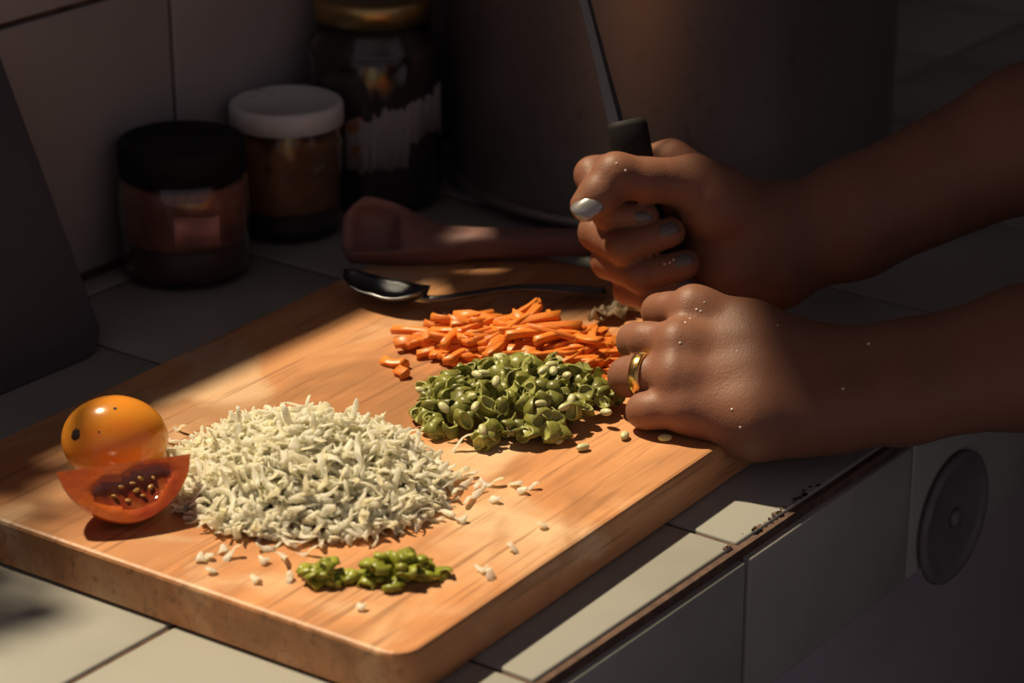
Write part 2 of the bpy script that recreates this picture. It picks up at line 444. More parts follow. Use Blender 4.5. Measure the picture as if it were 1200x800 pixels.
# ------------------------------------------------------------------ cutting board
BL, BW = .402, .275
board = tag(empty('cutting_board', (-.0015, .1760, 0.0004), (0, 0, math.radians(2.2))), 'thick worn orange-brown wooden cutting board on the tiled counter', 'cutting board')
def board_mesh():
    bm = bmesh.new(); r = .012; pts = []
    for cx, cy, a0 in ((BL/2-r, BW/2-r, 0), (-BL/2+r, BW/2-r, 90), (-BL/2+r, -BW/2+r, 180), (BL/2-r, -BW/2+r, 270)):
        for k in range(7):
            a = math.radians(a0 + 15 * k); pts.append((cx + r * math.cos(a), cy + r * math.sin(a)))
    vs = [bm.verts.new((x, y, 0)) for x, y in pts]
    f = bm.faces.new(vs)
    ext = bmesh.ops.extrude_face_region(bm, geom=[f])
    top = [e for e in ext['geom'] if isinstance(e, bmesh.types.BMVert)]
    for v in top: v.co.z = BOARD_T - .0004
    bmesh.ops.recalc_face_normals(bm, faces=bm.faces)
    es = [e for e in bm.edges if abs(e.verts[0].co.z - e.verts[1].co.z) < 1e-6]
    bmesh.ops.bevel(bm, geom=es, offset=.0018, segments=2, affect='EDGES', profile=.5)
    return bm
cuts = [-BW/2 - .01, -.112, -.079, -.048, -.012, .019, .058, .088, BW/2 + .01]
for a, b_ in zip(cuts[:-1], cuts[1:]):
    bm = board_mesh()
    for co, no in (((0, a, 0), (0, -1, 0)), ((0, b_, 0), (0, 1, 0))):
        geom = bm.verts[:] + bm.edges[:] + bm.faces[:]
        res = bmesh.ops.bisect_plane(bm, geom=geom, plane_co=co, plane_no=no, clear_outer=True)
        edges = [e for e in res['geom_cut'] if isinstance(e, bmesh.types.BMEdge)]
        if edges: bmesh.ops.holes_fill(bm, edges=edges, sides=0)
    me = from_bm('plank', bm)
    me.materials.append(MT['board'])
    link('plank', me, None, board, smooth=False)
BT = BOARD_T                                             # board top height

# ------------------------------------------------------------------ black slab leaning on the wall
def slab_mesh(L, H, th, r):
    bm = bmesh.new(); pts = []
    for cx, cy, a0 in ((0-r, H-r, 0), (-L+r, H-r, 90), (-L+r, r, 180), (0-r, r, 270)):
        for k in range(9):
            a = math.radians(a0 + 11.25 * k); pts.append((cx + r * math.cos(a), cy + r * math.sin(a)))
    vs = [bm.verts.new((x, 0, z)) for x, z in pts]
    f = bm.faces.new(vs)
    ext = bmesh.ops.extrude_face_region(bm, geom=[f])
    for v in ext['geom']:
        if isinstance(v, bmesh.types.BMVert): v.co.y = th
    es = [e for e in bm.edges if abs(e.verts[0].co.y - e.verts[1].co.y) < 1e-6]
    bmesh.ops.bevel(bm, geom=es, offset=.0015, segments=2, affect='EDGES', profile=.5)
    return from_bm('slab', bm)
tray = tag(link('leaning_tray', slab_mesh(.30, .197, .007, .016), MT['black'], None, (-.0035, .3835, .0006), (-math.radians(24.0), 0, 0)),
           'flat black rectangular tray with rounded corners leaning against the wall', 'tray')

# ------------------------------------------------------------------ jars
def jar(name, loc, label, r, zneck, rn, body_top):
    j = tag(empty(name, loc), label, 'jar', None)
    out = [(0, 0.001), (r * .82, 0.0), (r * .94, .002), (r, .007), (r, body_top - .012), (r * .97, body_top - .005), (rn, body_top), (rn, zneck)]
    t = .0018
    inn = [(rn - t, zneck), (rn - t, body_top), (r * .97 - t, body_top - .006), (r - t, body_top - .013), (r - t, .008), (r * .9, .0045), (0, .004)]
    link('glass', lathe('glass', out + inn, 56), MT['glass'], j)
    return j
def lid(j, r, z0, z1, m_, ridge=0, lip=.0012):
    n = 96; prof = [(r - .002, z0), (r, z0 + .0006), (r, z1 - .003), (r - .0008, z1 - .001), (r - .0025, z1), (r - .0045, z1 - lip), (0, z1 - lip)]
    me = lathe('lid', prof, n)
    if ridge:
        for v in me.vertices:
            if z0 + .001 < v.co.z < z1 - .0025:
                a = math.atan2(v.co.y, v.co.x); k = 1 + ridge * math.cos(a * 48)
                v.co.x *= k; v.co.y *= k
    return link('lid', me, m_, j)
def content(j, r, z0, z1, m_, dome=.002):
    return link('contents', lathe('contents', [(0, z0), (r - .001, z0), (r, z0 + .002), (r, z1 - .002), (r * .9, z1), (r * .5, z1 + dome), (0, z1)], 48), m_, j)
def wrap_label(j, r, a0, a1, zf0, zf1, m_, n=30, name='paper_label'):
    verts, faces = [], []
    for k in range(n + 1):
        a = a0 + (a1 - a0) * k / n
        verts.append((r * math.cos(a), r * math.sin(a), zf0(k / n))); verts.append((r * math.cos(a), r * math.sin(a), zf1(k / n)))
    for k in range(n): faces.append((2 * k, 2 * k + 2, 2 * k + 3, 2 * k + 1))
    o = link(name, mesh_from(name, verts, faces), m_, j)
    md = o.modifiers.new('thick', 'SOLIDIFY'); md.thickness = .0003; md.offset = 1
    return o
CAMA = math.atan2(-.80, -.60) + 2 * 0     # direction from the jars towards the room
FA = math.atan2(CAM_POS[1] - .43, CAM_POS[0] - .15)

j1 = jar('spice_jar', (.107, .4325, .0003), 'squat glass jar of reddish paste with a wide black lid', .0365, .072, .0325, .061)
content(j1, .0343, .005, .0225, MT['darksauce'])
link('paste_residue', lathe('paste_residue', [(.0330, .0225), (.0342, .0235), (.0343, .046), (.0338, .054), (.0325, .0565), (.0315, .050), (.0325, .03)], 48), MT['redpaste'], j1)
lid(j1, .0352, .0585, .0775, MT['blackgrip'], .006)
wrap_label(j1, .0367, FA - .15, FA + .55, lambda t: .0265 + .0008 * math.sin(t * 5), lambda t: .0435 + .0008 * math.sin(t * 4 + 1), MT['redpaste'], name='stained_label')

j2 = jar('spice_jar', (.195, .4335, .0003), 'glass jar of orange-brown spice with a stained white lid', .0318, .076, .0300, .066)
content(j2, .0298, .005, .017, MT['darkjar'])
content(j2, .0297, .017, .060, MT['orangespice'])
lid(j2, .0330, .0645, .0780, MT['whitelid'])

j3 = jar('tall_jar', (.268, .4275, .0003), 'tall dark jar with a torn paper label and a gold metal lid', .0392, .120, .0335, .104)
content(j3, .0370, .005, .098, MT['darkjar'])
lid(j3, .0352, .1125, .127, MT['goldlid'], .004)
rr = random.Random(3)
jag = [rr.uniform(-.005, .005) for _ in range(40)]
wrap_label(j3, .0396, FA - .55, FA + 1.25, lambda t: .030 + .018 * (t > .55) * (1 - abs(t - .8)) + jag[int(t * 39)] * .5,
           lambda t: .060 + .014 * t + jag[int(t * 30)] * .7, MT['labelpaper'], 39)

# ------------------------------------------------------------------ big aluminium pot
pot = tag(empty('stock_pot', (.4165, .3145, .0003)), 'large tall aluminium stock pot standing against the tiled wall', 'pot')
PR = .136
link('body', lathe('body', [(0, 0), (PR - .016, 0), (PR - .006, .0025), (PR - .001, .008), (PR, .016), (PR, .295), (PR + .004, .299), (PR + .004, .303),
                            (PR - .002, .304), (PR - .003, .296), (PR - .003, .02), (PR - .02, .006), (0, .005)], 96), MT['pot'], pot)
def ring_mesh(name, R, r, z, n=96, k=10):
    pts = [(R * math.cos(2*PI*i/n), R * math.sin(2*PI*i/n), z) for i in range(n)]
    return sweep(name, pts, [r] * n, k, closed_loop=True)
link('base_bead', ring_mesh('base_bead', PR + .0005, .0032, .0085), MT['pot'], pot)
for s in (-1, 1):
    a0 = math.radians(38 + (90 if s > 0 else -90))
    pts = []
    for k in range(13):
        t = PI * k / 12; rad = PR - .004 + .036 * math.sin(t); an = a0 + .30 * math.cos(t)
        pts.append((rad * math.cos(an), rad * math.sin(an), .255))
    link('handle', sweep('handle', pts, [(.005, .005)] * 13, 10), MT['pot'], pot)

# ------------------------------------------------------------------ wooden scoop and steel spoon
def wooden_scoop():
    a = Vector((.1265, .3340, .0)); b_ = Vector((.2310, .1975, .0))
    L = (b_ - a).length + .05
    secs = []; N = 60; n = 28
    for i in range(N + 1):
        s = i / N * L
        # half width, bottom, top along the length
        w = np.interp(s, [0, .004, .012, .03, .05, .075, .10, .22], [.010, .0155, .0185, .0170, .0125, .0095, .0090, .0092])
        top = np.interp(s, [0, .004, .012, .03, .05, .075, .10, .22], [.020, .024, .0245, .0205, .0180, .0180, .0175, .016])
        bot = np.interp(s, [0, .004, .012, .03, .05, .075, .10, .22], [.012, .005, .0015, .001, .0015, .003, .0035, .003])
        ring = []
        for k in range(n):
            t = 2 * PI * k / n; cx, sz = math.cos(t), math.sin(t)
            x = w * math.copysign(abs(cx) ** .7, cx)
            zc = (top + bot) / 2; hz = (top - bot) / 2
            z = zc + hz * math.copysign(abs(sz) ** .6, sz)
            if sz > 0:
                u = abs(x) / w
                dep = .0185 * max(0, 1 - ((s - .017) / .0135) ** 2) ** .5 if .003 < s < .031 else 0
                z -= dep * max(0, 1 - (u / .82) ** 6)
                if s > .045: z -= .0012 * (1 - min(1, u / .35)) * min(1, (s - .045) / .02)
            ring.append((s, x, z))
        ph = math.radians(48) * (1 - min(1, max(0, (s - .02) / .05))) ** 1.0; cph, sph = math.cos(ph), math.sin(ph); zc = (top + bot) / 2
        ring = [(a_, y_ * cph - (z_ - zc) * sph, zc + y_ * sph + (z_ - zc) * cph) for a_, y_, z_ in ring]
        dz = max(0, .0010 - min(p[2] for p in ring)) if s < .09 else 0
        secs.append([(a_, y_, z_ + dz) for a_, y_, z_ in ring])
    me = loft('wooden_scoop', secs)
    me.materials.append(MT['darkwood'])
    o = link('wooden_scoop', me, None, None, (a.x, a.y, BT - .0008))
    o.rotation_euler = (0, math.radians(0.0), math.atan2(b_.y - a.y, b_.x - a.x))
    return tag(o, 'reddish-brown wooden scoop lying across the back of the cutting board', 'scoop')
scoop = wooden_scoop()

def steel_spoon():
    root = tag(empty('steel_spoon', (.0887, .2735, BT + .0005)), 'dark steel spoon resting on the cutting board beside the wooden scoop', 'spoon')
    d = Vector((-.0040, .0583, 0)).normalized()          # neck -> tip
    s = Vector((d.y, -d.x, 0))
    N, K = 18, 12; verts, faces = [], []
    Lh = .0262
    def surf(u, v, off):
        x = u * Lh; wv = .0125 * math.sqrt(max(0, 1 - abs(u) ** 2.3)) * (1.0 - .12 * u)
        y = v * wv
        z = .0022 + .0085 * (u * u) ** 1.1 * .9 + .0065 * v * v * (1 - .5 * abs(u)) + off
        return d * x + s * y + Vector((0, 0, z))
    for off in (0, .0011):
        for i in range(N + 1):
            for k in range(K + 1):
                verts.append(surf(-1 + 2 * i / N, -1 + 2 * k / K, off))
    W = K + 1; o2 = (N + 1) * W
    for i in range(N):
        for k in range(K):
            q = i * W + k
            faces.append((q, q + 1, q + W + 1, q + W)); faces.append((o2 + q, o2 + q + W, o2 + q + W + 1, o2 + q + 1))
        for k, fl in ((0, 0), (K, 1)):
            q = i * W + k
            faces.append((q, q + W, o2 + q + W, o2 + q))
    bm = bmesh.new(); bv = [bm.verts.new(v) for v in verts]
    for f in faces:
        try: bm.faces.new([bv[i] for i in f])
        except ValueError: pass
    bmesh.ops.remove_doubles(bm, verts=bm.verts, dist=.00005)
    link('bowl', from_bm('bowl', bm), MT['spoonsteel'], root)
    P0 = -d * .0225; E = Vector((.0755, -.0855, 0))
    ctrl = [P0 + Vector((0, 0, .0088)), P0 * 1.3 + Vector((.004, -.003, .0085)), E * .55 + Vector((-.002, -.004, .0080)), E * .75 + Vector((-.001, -.001, .0065)), E + Vector((0, 0, .0035))]
    pts, rad = [], []
    n = 26
    for i in range(n + 1):
        t = i / n * (len(ctrl) - 1); k = min(int(t), len(ctrl) - 2); u = t - k
        p = [ctrl[max(k - 1, 0)], ctrl[k], ctrl[k + 1], ctrl[min(k + 2, len(ctrl) - 1)]]
        pts.append(.5 * ((2 * p[1]) + (-p[0] + p[2]) * u + (2 * p[0] - 5 * p[1] + 4 * p[2] - p[3]) * u * u + (-p[0] + 3 * p[1] - 3 * p[2] + p[3]) * u ** 3))
        f = i / n
        rad.append((np.interp(f, [0, .12, .5, .85, 1], [.0042, .0022, .0030, .0058, .0035]), np.interp(f, [0, .2, .6, 1], [.0011, .0017, .0015, .0011])))
    link('handle', sweep('handle', pts, rad, 10), MT['spoonsteel'], root)
steel_spoon()

# ------------------------------------------------------------------ implicit surfaces for bodies
def surface_nets(F, org, h):
    s = F < 0
    nx, ny, nz = F.shape
    cell = np.zeros((nx - 1, ny - 1, nz - 1), np.int32)
    corners = [(i, j, k) for i in (0, 1) for j in (0, 1) for k in (0, 1)]
    cnt = np.zeros_like(cell)
    for i, j, k in corners: cnt += s[i:nx - 1 + i, j:ny - 1 + j, k:nz - 1 + k]
    act = (cnt > 0) & (cnt < 8)
    idx = np.argwhere(act)
    cell[:] = -1; cell[act] = np.arange(len(idx))
    acc = np.zeros((len(idx), 3)); num = np.zeros(len(idx))
    for c in corners:
        for ax in range(3):
            if c[ax]: continue
            d = list(c); d[ax] = 1
            a = F[idx[:, 0] + c[0], idx[:, 1] + c[1], idx[:, 2] + c[2]]
            b = F[idx[:, 0] + d[0], idx[:, 1] + d[1], idx[:, 2] + d[2]]
            x = (a < 0) != (b < 0)
            t = np.where(x, a / np.where(np.abs(a - b) < 1e-12, 1, a - b), 0)
            p = np.tile(np.array(c, float), (len(idx), 1)); p[:, ax] += t
            acc[x] += p[x]; num[x] += 1
    V = (idx + acc / num[:, None]) * h + org
    Q = []
    for ax in range(3):
        o1, o2 = [(1, 2), (2, 0), (0, 1)][ax]
        sl0 = [slice(1, -1)] * 3; sl1 = [slice(1, -1)] * 3
        sl0[ax] = slice(0, -1); sl1[ax] = slice(1, None)
        a = s[tuple(sl0)]; b = s[tuple(sl1)]
        e = np.argwhere(a != b); inside = a[a != b]
        base = e.copy()
        for q in range(3):
            if q != ax: base[:, q] += 1
        def cid(d1, d2):
            z = base.copy(); z[:, o1] += d1; z[:, o2] += d2
            return cell[z[:, 0], z[:, 1], z[:, 2]]
        quad = np.stack([cid(-1, -1), cid(0, -1), cid(0, 0), cid(-1, 0)], 1)
        quad[~inside] = quad[~inside][:, ::-1]
        Q.append(quad)
    Q = np.concatenate(Q)
    # light smoothing
    for it in range(2):
        S = np.zeros_like(V); n = np.zeros(len(V))
        for a, b in ((0, 1), (1, 2), (2, 3), (3, 0)):
            np.add.at(S, Q[:, a], V[Q[:, b]]); np.add.at(S, Q[:, b], V[Q[:, a]])
            np.add.at(n, Q[:, a], 1); np.add.at(n, Q[:, b], 1)
        V = .5 * V + .5 * S / n[:, None]
    return V, Q

def smin(a, b, k):
    hh = np.clip(.5 + .5 * (b - a) / k, 0, 1)
    return b * (1 - hh) + a * hh - k * hh * (1 - hh)

class Field:
    def __init__(self, lo, hi, h):
        self.lo = np.array(lo, float); self.h = h
        n = np.ceil((np.array(hi) - lo) / h).astype(int) + 1
        self.ax = [self.lo[i] + h * np.arange(n[i]) for i in range(3)]
        self.shape = tuple(n)
    def new(self): return np.full(self.shape, 1.0, np.float32)
    def cone(self, F, a, b, k, margin=.02):
        a = np.array(a, float); b = np.array(b, float)
        r = max(a[3], b[3]) + margin
        sl = []
        for i in range(3):
            i0 = int(np.searchsorted(self.ax[i], min(a[i], b[i]) - r)); i1 = int(np.searchsorted(self.ax[i], max(a[i], b[i]) + r))
            if i1 <= i0: return
            sl.append(slice(i0, i1))
        X, Y, Z = np.meshgrid(*[self.ax[i][sl[i]] for i in range(3)], indexing='ij')
        P = np.stack([X, Y, Z], -1); d = b[:3] - a[:3]; L2 = max(d @ d, 1e-12)
        t = np.clip(((P - a[:3]) @ d) / L2, 0, 1)
        D = np.linalg.norm(P - a[:3] - t[..., None] * d, axis=-1) - (a[3] + t * (b[3] - a[3]))
        sl = tuple(sl)
        F[sl] = smin(F[sl], D, k) if k > 0 else np.minimum(F[sl], D)
    def chain(self, F, pts, k):
        for a, b in zip(pts[:-1], pts[1:]): self.cone(F, a, b, k)

def build_hand(groups, org, h, kpalm=.010, kfinger=.003, kjoin=.0035, kside=.0006):
    allp = np.array([p for chs in groups.values() for ch in chs for p in ch])
    lo = (allp[:, :3] - allp[:, 3:]).min(0) - .006; hi = (allp[:, :3] + allp[:, 3:]).max(0) + .006
    fd = Field(lo, hi, h)
    palm = fd.new()
    for ch in groups['palm']: fd.chain(palm, ch, kpalm)
    fingers = None
    for g_, chs in groups.items():
        if g_ == 'palm': continue
        F = fd.new()
        for ch in chs: fd.chain(F, ch, kfinger)
        fingers = F if fingers is None else smin(fingers, F, kside)
    F = smin(palm, fingers, kjoin)
    # flesh is pressed flat where it meets the cutting board
    X, Y, Z = np.meshgrid(*fd.ax, indexing='ij')
    W = org + np.stack([X, Y, Z], -1) @ AXES
    cb, sb = math.cos(board.rotation_euler.z), math.sin(board.rotation_euler.z)
    dx, dy = W[..., 0] - board.location.x, W[..., 1] - board.location.y
    u, v = np.abs(dx * cb + dy * sb) - BL / 2, np.abs(-dx * sb + dy * cb) - BW / 2
    box = np.maximum(np.maximum(u, v), W[..., 2] - BOARD_T) - .0003
    return surface_nets(np.maximum(F, -box).astype(np.float32), fd.lo, h)

AXES = np.array([CAM_RIGHT, CAM_UP, CAM_FWD])            # hand tables are written along these three orthogonal directions
RIGHT_ORIGIN = np.array((0.1366, 0.1361, 0.0781))
LEFT_ORIGIN = np.array((0.0651, 0.0525, 0.0455))
RIGHT_HAND = {
    'palm': [[(0.0536, 0.0038, 0.01, 0.016), (0.0059, 0.0351, 0.02, 0.011)], [(0.0546, -0.0046, 0.012, 0.017), (0.0113, 0.02, 0.025, 0.012)], [(0.0555, -0.0122, 0.012, 0.017), (0.0143, 0.0037, 0.025, 0.012)], [(0.0561, -0.0199, 0.01, 0.016), (0.0153, -0.0137, 0.02, 0.0115)], [(0.0505, 0.0008, 0.0, 0.018), (0.0259, 0.013, -0.008, 0.0175), (0.0146, 0.0228, -0.013, 0.0135)], [(0.0549, -0.0176, 0.002, 0.017), (0.0368, -0.0201, 0.002, 0.017), (0.0226, -0.0167, 0.004, 0.013)], [(0.0445, -0.0074, 0.004, 0.018), (0.0259, 0.0012, 0.008, 0.014)], [(0.054, 0.0036, 0.006, 0.017), (0.0555, -0.02, 0.008, 0.017)], [(0.0555, -0.0005, 0.008, 0.019), (0.0957, 0.013, 0.008, 0.022), (0.1804, 0.0511, 0.008, 0.029), (0.2354, 0.0757, 0.008, 0.034), (0.2989, 0.1041, 0.008, 0.038)], [(0.057, -0.0157, 0.01, 0.018), (0.096, -0.0004, 0.01, 0.022), (0.1808, 0.0403, 0.01, 0.029), (0.2359, 0.0662, 0.01, 0.034), (0.2995, 0.098, 0.01, 0.038)]],
    'index': [[(0.0059, 0.0351, 0.02, 0.011), (-0.0334, 0.0279, 0.009, 0.009), (-0.0269, 0.0078, -0.012, 0.0076), (-0.0084, 0.006, -0.015, 0.0068)]],
    'middle': [[(0.0113, 0.02, 0.025, 0.011), (-0.0313, -0.0006, 0.006, 0.0092), (-0.0192, -0.009, -0.016, 0.0084), (0.0034, -0.0017, -0.019, 0.0074)]],
    'ring': [[(0.0143, 0.0037, 0.025, 0.011), (-0.0255, -0.015, 0.004, 0.0088), (-0.0113, -0.0227, -0.015, 0.008), (0.011, -0.017, -0.018, 0.0072)]],
    'pinky': [[(0.0153, -0.0137, 0.02, 0.01), (-0.0158, -0.0289, 0.004, 0.0076), (-0.0044, -0.0338, -0.011, 0.007), (0.0114, -0.0293, -0.012, 0.0064)]],
    'thumb': [[(0.0146, 0.0228, -0.013, 0.013), (-0.0074, 0.0235, -0.021, 0.0106), (-0.0233, 0.0253, -0.025, 0.0112), (-0.0316, 0.0153, -0.027, 0.0104), (-0.0378, 0.0107, -0.028, 0.008)]],
}
LEFT_HAND = {
    'palm': [[(0.0498, 0.0046, 0.0065, 0.015), (0.013, 0.0196, 0.0133, 0.0135), (-0.0127, 0.03, 0.0193, 0.0108)], [(0.0511, -0.0008, 0.0019, 0.016), (0.0161, 0.0086, 0.0041, 0.014), (-0.02, 0.0145, 0.006, 0.0108)], [(0.0524, -0.0093, -0.0038, 0.016), (0.0153, -0.0046, -0.0037, 0.014), (-0.0221, -0.0004, -0.0029, 0.0106)], [(0.052, -0.017, -0.007, 0.016), (0.0148, -0.0162, -0.0085, 0.014), (-0.0201, -0.0147, -0.0085, 0.0098)], [(0.0344, -0.0209, -0.0071, 0.016), (0.011, -0.0217, -0.0083, 0.015), (-0.0129, -0.0179, -0.0054, 0.0095)], [(0.034, 0.0097, 0.0244, 0.017), (-0.0004, 0.0221, 0.0334, 0.014)], [(0.0227, -0.0041, 0.011, 0.019), (-0.0068, 0.0018, 0.014, 0.015)], [(0.0528, 0.0062, 0.0086, 0.016), (0.0827, 0.0031, 0.0033, 0.021), (0.138, 0.0149, 0.005, 0.025), (0.2242, 0.0322, 0.0038, 0.033), (0.2909, 0.0463, 0.0034, 0.037)], [(0.0531, -0.017, -0.0071, 0.016), (0.0814, -0.0101, -0.0055, 0.02), (0.1363, 0.0016, -0.0038, 0.025), (0.2223, 0.0215, -0.0032, 0.033), (0.2889, 0.0372, -0.0025, 0.037)], [(-0.0138, 0.0315, 0.0153, 0.008), (-0.0114, 0.0311, 0.0151, 0.008)], [(-0.0219, 0.0145, 0.001, 0.0075), (-0.0191, 0.0141, 0.0008, 0.007)], [(-0.0235, -0.0003, -0.0069, 0.007), (-0.0212, -0.0007, -0.0071, 0.0065)]],
    'index': [[(-0.0135, 0.03, 0.0193, 0.0103), (-0.0237, 0.0301, 0.0292, 0.0086), (-0.0281, 0.0298, 0.0359, 0.0083), (-0.0186, 0.0262, 0.0456, 0.0076), (-0.0113, 0.0237, 0.0342, 0.007)]],
    'middle': [[(-0.0204, 0.0145, 0.006, 0.0103), (-0.0351, 0.0157, 0.0178, 0.0089), (-0.0399, 0.0157, 0.0258, 0.0087), (-0.0272, 0.0124, 0.0367, 0.008), (-0.0179, 0.0109, 0.0257, 0.007)]],
    'ring': [[(-0.0225, -0.0004, -0.0029, 0.0103), (-0.038, -0.0001, 0.0064, 0.0093), (-0.044, -0.0006, 0.0131, 0.0091), (-0.0319, -0.0027, 0.0248, 0.008), (-0.0226, -0.0034, 0.0143, 0.007)]],
    'pinky': [[(-0.0202, -0.015, -0.0087, 0.0096), (-0.0336, -0.0159, -0.0053, 0.0082), (-0.0373, -0.016, -0.0023, 0.008), (-0.029, -0.0142, 0.006, 0.0068), (-0.0213, -0.0126, 0.0041, 0.0063)]],
    'thumb': [[(-0.0006, 0.0221, 0.0314, 0.013), (-0.0111, 0.0222, 0.0531, 0.01), (-0.0221, 0.0189, 0.0549, 0.0085)]],
}

body_v, body_f = [], []
def add_island(V, Q):
    off = sum(len(v) for v in body_v)
    body_v.append(V); body_f.append(Q + off)
for H, org in ((RIGHT_HAND, RIGHT_ORIGIN), (LEFT_HAND, LEFT_ORIGIN)):
    V, Q = build_hand(H, org, .0013)
    add_island(org + V @ AXES, Q)

# upper arms and trunk, outside the picture, so that the arms belong to someone
R_ELB, L_ELB = (.352, -.076, .168, .037), (.242, -.173, .088, .037)
R_SH, L_SH = (.560, -.175, .335, .052), (.285, -.400, .330, .052)
TR = [(.430, -.290, .330, .085), (.435, -.300, .15, .105), (.440, -.310, -.05, .115), (.440, -.310, -.12, .12)]
def trunk(off, upper=True, legs=False):
    fd = Field((.10, -.62, -.92), (.80, .02, .62), .012)
    F = fd.new()
    def P(p): return (p[0], p[1], p[2], p[3] + off)
    for a, b in zip(TR[:-1], TR[1:]): fd.cone(F, P(a), P(b), .04, .06)
    fd.cone(F, P(R_SH), P(L_SH), .05, .06)
    mids = []
    for e, s_ in ((R_ELB, R_SH), (L_ELB, L_SH)):
        mid = tuple(np.array(e) * .62 + np.array(s_) * .38) if legs else e
        fd.cone(F, P(mid), P(s_), .03, .06)
    if not legs:
        fd.cone(F, P((.43, -.29, .40, .05)), P((.415, -.265, .46, .048)), .03, .06)
        HX = (.40, -.245, .545, .072)
        fd.cone(F, P(HX), P((.385, -.225, .51, .06)), .02, .06)
    else:
        for s_ in (-1, 1):
            hx = Vector((.44, -.31, -.12)) + Vector((.08, .06, 0)) * s_
            fd.cone(F, P((*hx, .09)), P((hx.x, hx.y, -.50, .065)), .02, .06)
            fd.cone(F, P((hx.x, hx.y, -.50, .065)), P((hx.x, hx.y, -.85, .055)), .02, .06)
    return surface_nets(F, fd.lo, .012)
V, Q = trunk(0)
add_island(V, Q)
person = tag(empty('person', (.44, -.31, FLOOR_Z)), 'person in dark clothes pounding with a knife held upright in a fist', 'person')
def pchild(name, me, m_, parent=person):
    o = link(name, me, m_, parent)
    o.location = (-.44, .31, -FLOOR_Z) if parent is person else (0, 0, 0)
    return o
body = pchild('body', mesh_from('body', np.concatenate(body_v), np.concatenate(body_f)), MT['skin'])
V, Q = trunk(.007, legs=True)
pchild('clothes', mesh_from('clothes', V, Q), MT['shirt'])

# fingernails: (centre, direction of the finger, outward normal, half length, half width) in each hand's own frame
NAILS = [((-0.0379, 0.0125, -0.037), (-16.0, -11.0, -1.0), (-0.35, 0.5, -1.0), 0.0085, 0.007), ((-0.0108, 0.0065, -0.022), (30.0, -4.0, -3.0), (0.1, 0.1, -1.0), 0.0052, 0.0042), ((0.0017, -0.0032, -0.0265), (38.0, 13.0, -3.0), (0.2, -0.3, -1.0), 0.0058, 0.0046), ((0.0092, -0.018, -0.0252), (38.0, 11.0, -3.0), (0.25, -0.3, -1.0), 0.0056, 0.0046), ((0.0101, -0.0294, -0.0185), (30.0, 8.0, -2.0), (0.3, -0.2, -1.0), 0.005, 0.0042)]
def nail_mesh(c, d, nrm, hl, hw, org):
    c = org + np.array(c) @ AXES; d = np.array(d) @ AXES; nrm = np.array(nrm) @ AXES
    d = Vector(d).normalized(); nn = Vector(nrm); nn = (nn - d * nn.dot(d)).normalized(); s = d.cross(nn)
    N, K = 8, 8; verts, faces = [], []
    for off in (0, -.0007):
        for i in range(N + 1):
            for k in range(K + 1):
                u, v = -1 + 2 * i / N, -1 + 2 * k / K
                w = hw * (1 - .35 * max(0, -u) ** 3) * (1 - .25 * max(0, u) ** 4)
                l = hl * (1 - .16 * v ** 4 if u > 0 else 1 - .2 * v ** 4)
                verts.append(Vector(c) + d * (u * l) + s * (v * w) + nn * (off - .55 * hw * v * v - .0012 * u * u))
    W = K + 1; o2 = (N + 1) * W
    for i in range(N):
        for k in range(K):
            q = i * W + k
            faces += [(q, q + 1, q + W + 1, q + W), (o2 + q, o2 + q + W, o2 + q + W + 1, o2 + q + 1)]
        for k in (0, K):
            q = i * W + k; faces.append((q, q + W, o2 + q + W, o2 + q))
    for k in range(K):
        for i in (0, N):
            q = i * W + k; faces.append((q, q + 1, o2 + q + 1, o2 + q))
    bm = bmesh.new(); bv = [bm.verts.new(v) for v in verts]
    for f in faces: bm.faces.new([bv[i] for i in f])
    return from_bm('fingernail', bm)
for i, (c, d, n_, hl, hw) in enumerate(NAILS):
    o = link('fingernail', nail_mesh(c, d, n_, hl, hw, RIGHT_ORIGIN), MT['nail' if i == 0 else 'darknail'], body)
    o['label'] = 'silver-painted thumbnail' if i == 0 else 'dark painted fingernail'

# gold ring on the left hand
RING = ((-0.037, -0.0001, 0.0057), (-0.0155, 0.0003, 0.0093), 0.0098)
rc = Vector(LEFT_ORIGIN + np.array(RING[0]) @ AXES); rd = Vector(np.array(RING[1]) @ AXES).normalized()
q_ = rd.to_track_quat('Z', 'Y')
ro = RING[2]
ring = link('gold_ring', lathe('gold_ring', [(ro, -.0026), (ro + .0010, -.0027), (ro + .0014, -.0018), (ro + .0015, 0), (ro + .0014, .0018), (ro + .0010, .0027), (ro, .0026), (ro - .0004, 0), (ro, -.0026)], 48), MT['gold'], None, rc)
ring.rotation_euler = q_.to_euler()
tag(ring, 'plain gold wedding band worn on a finger of the closed hand', 'ring')

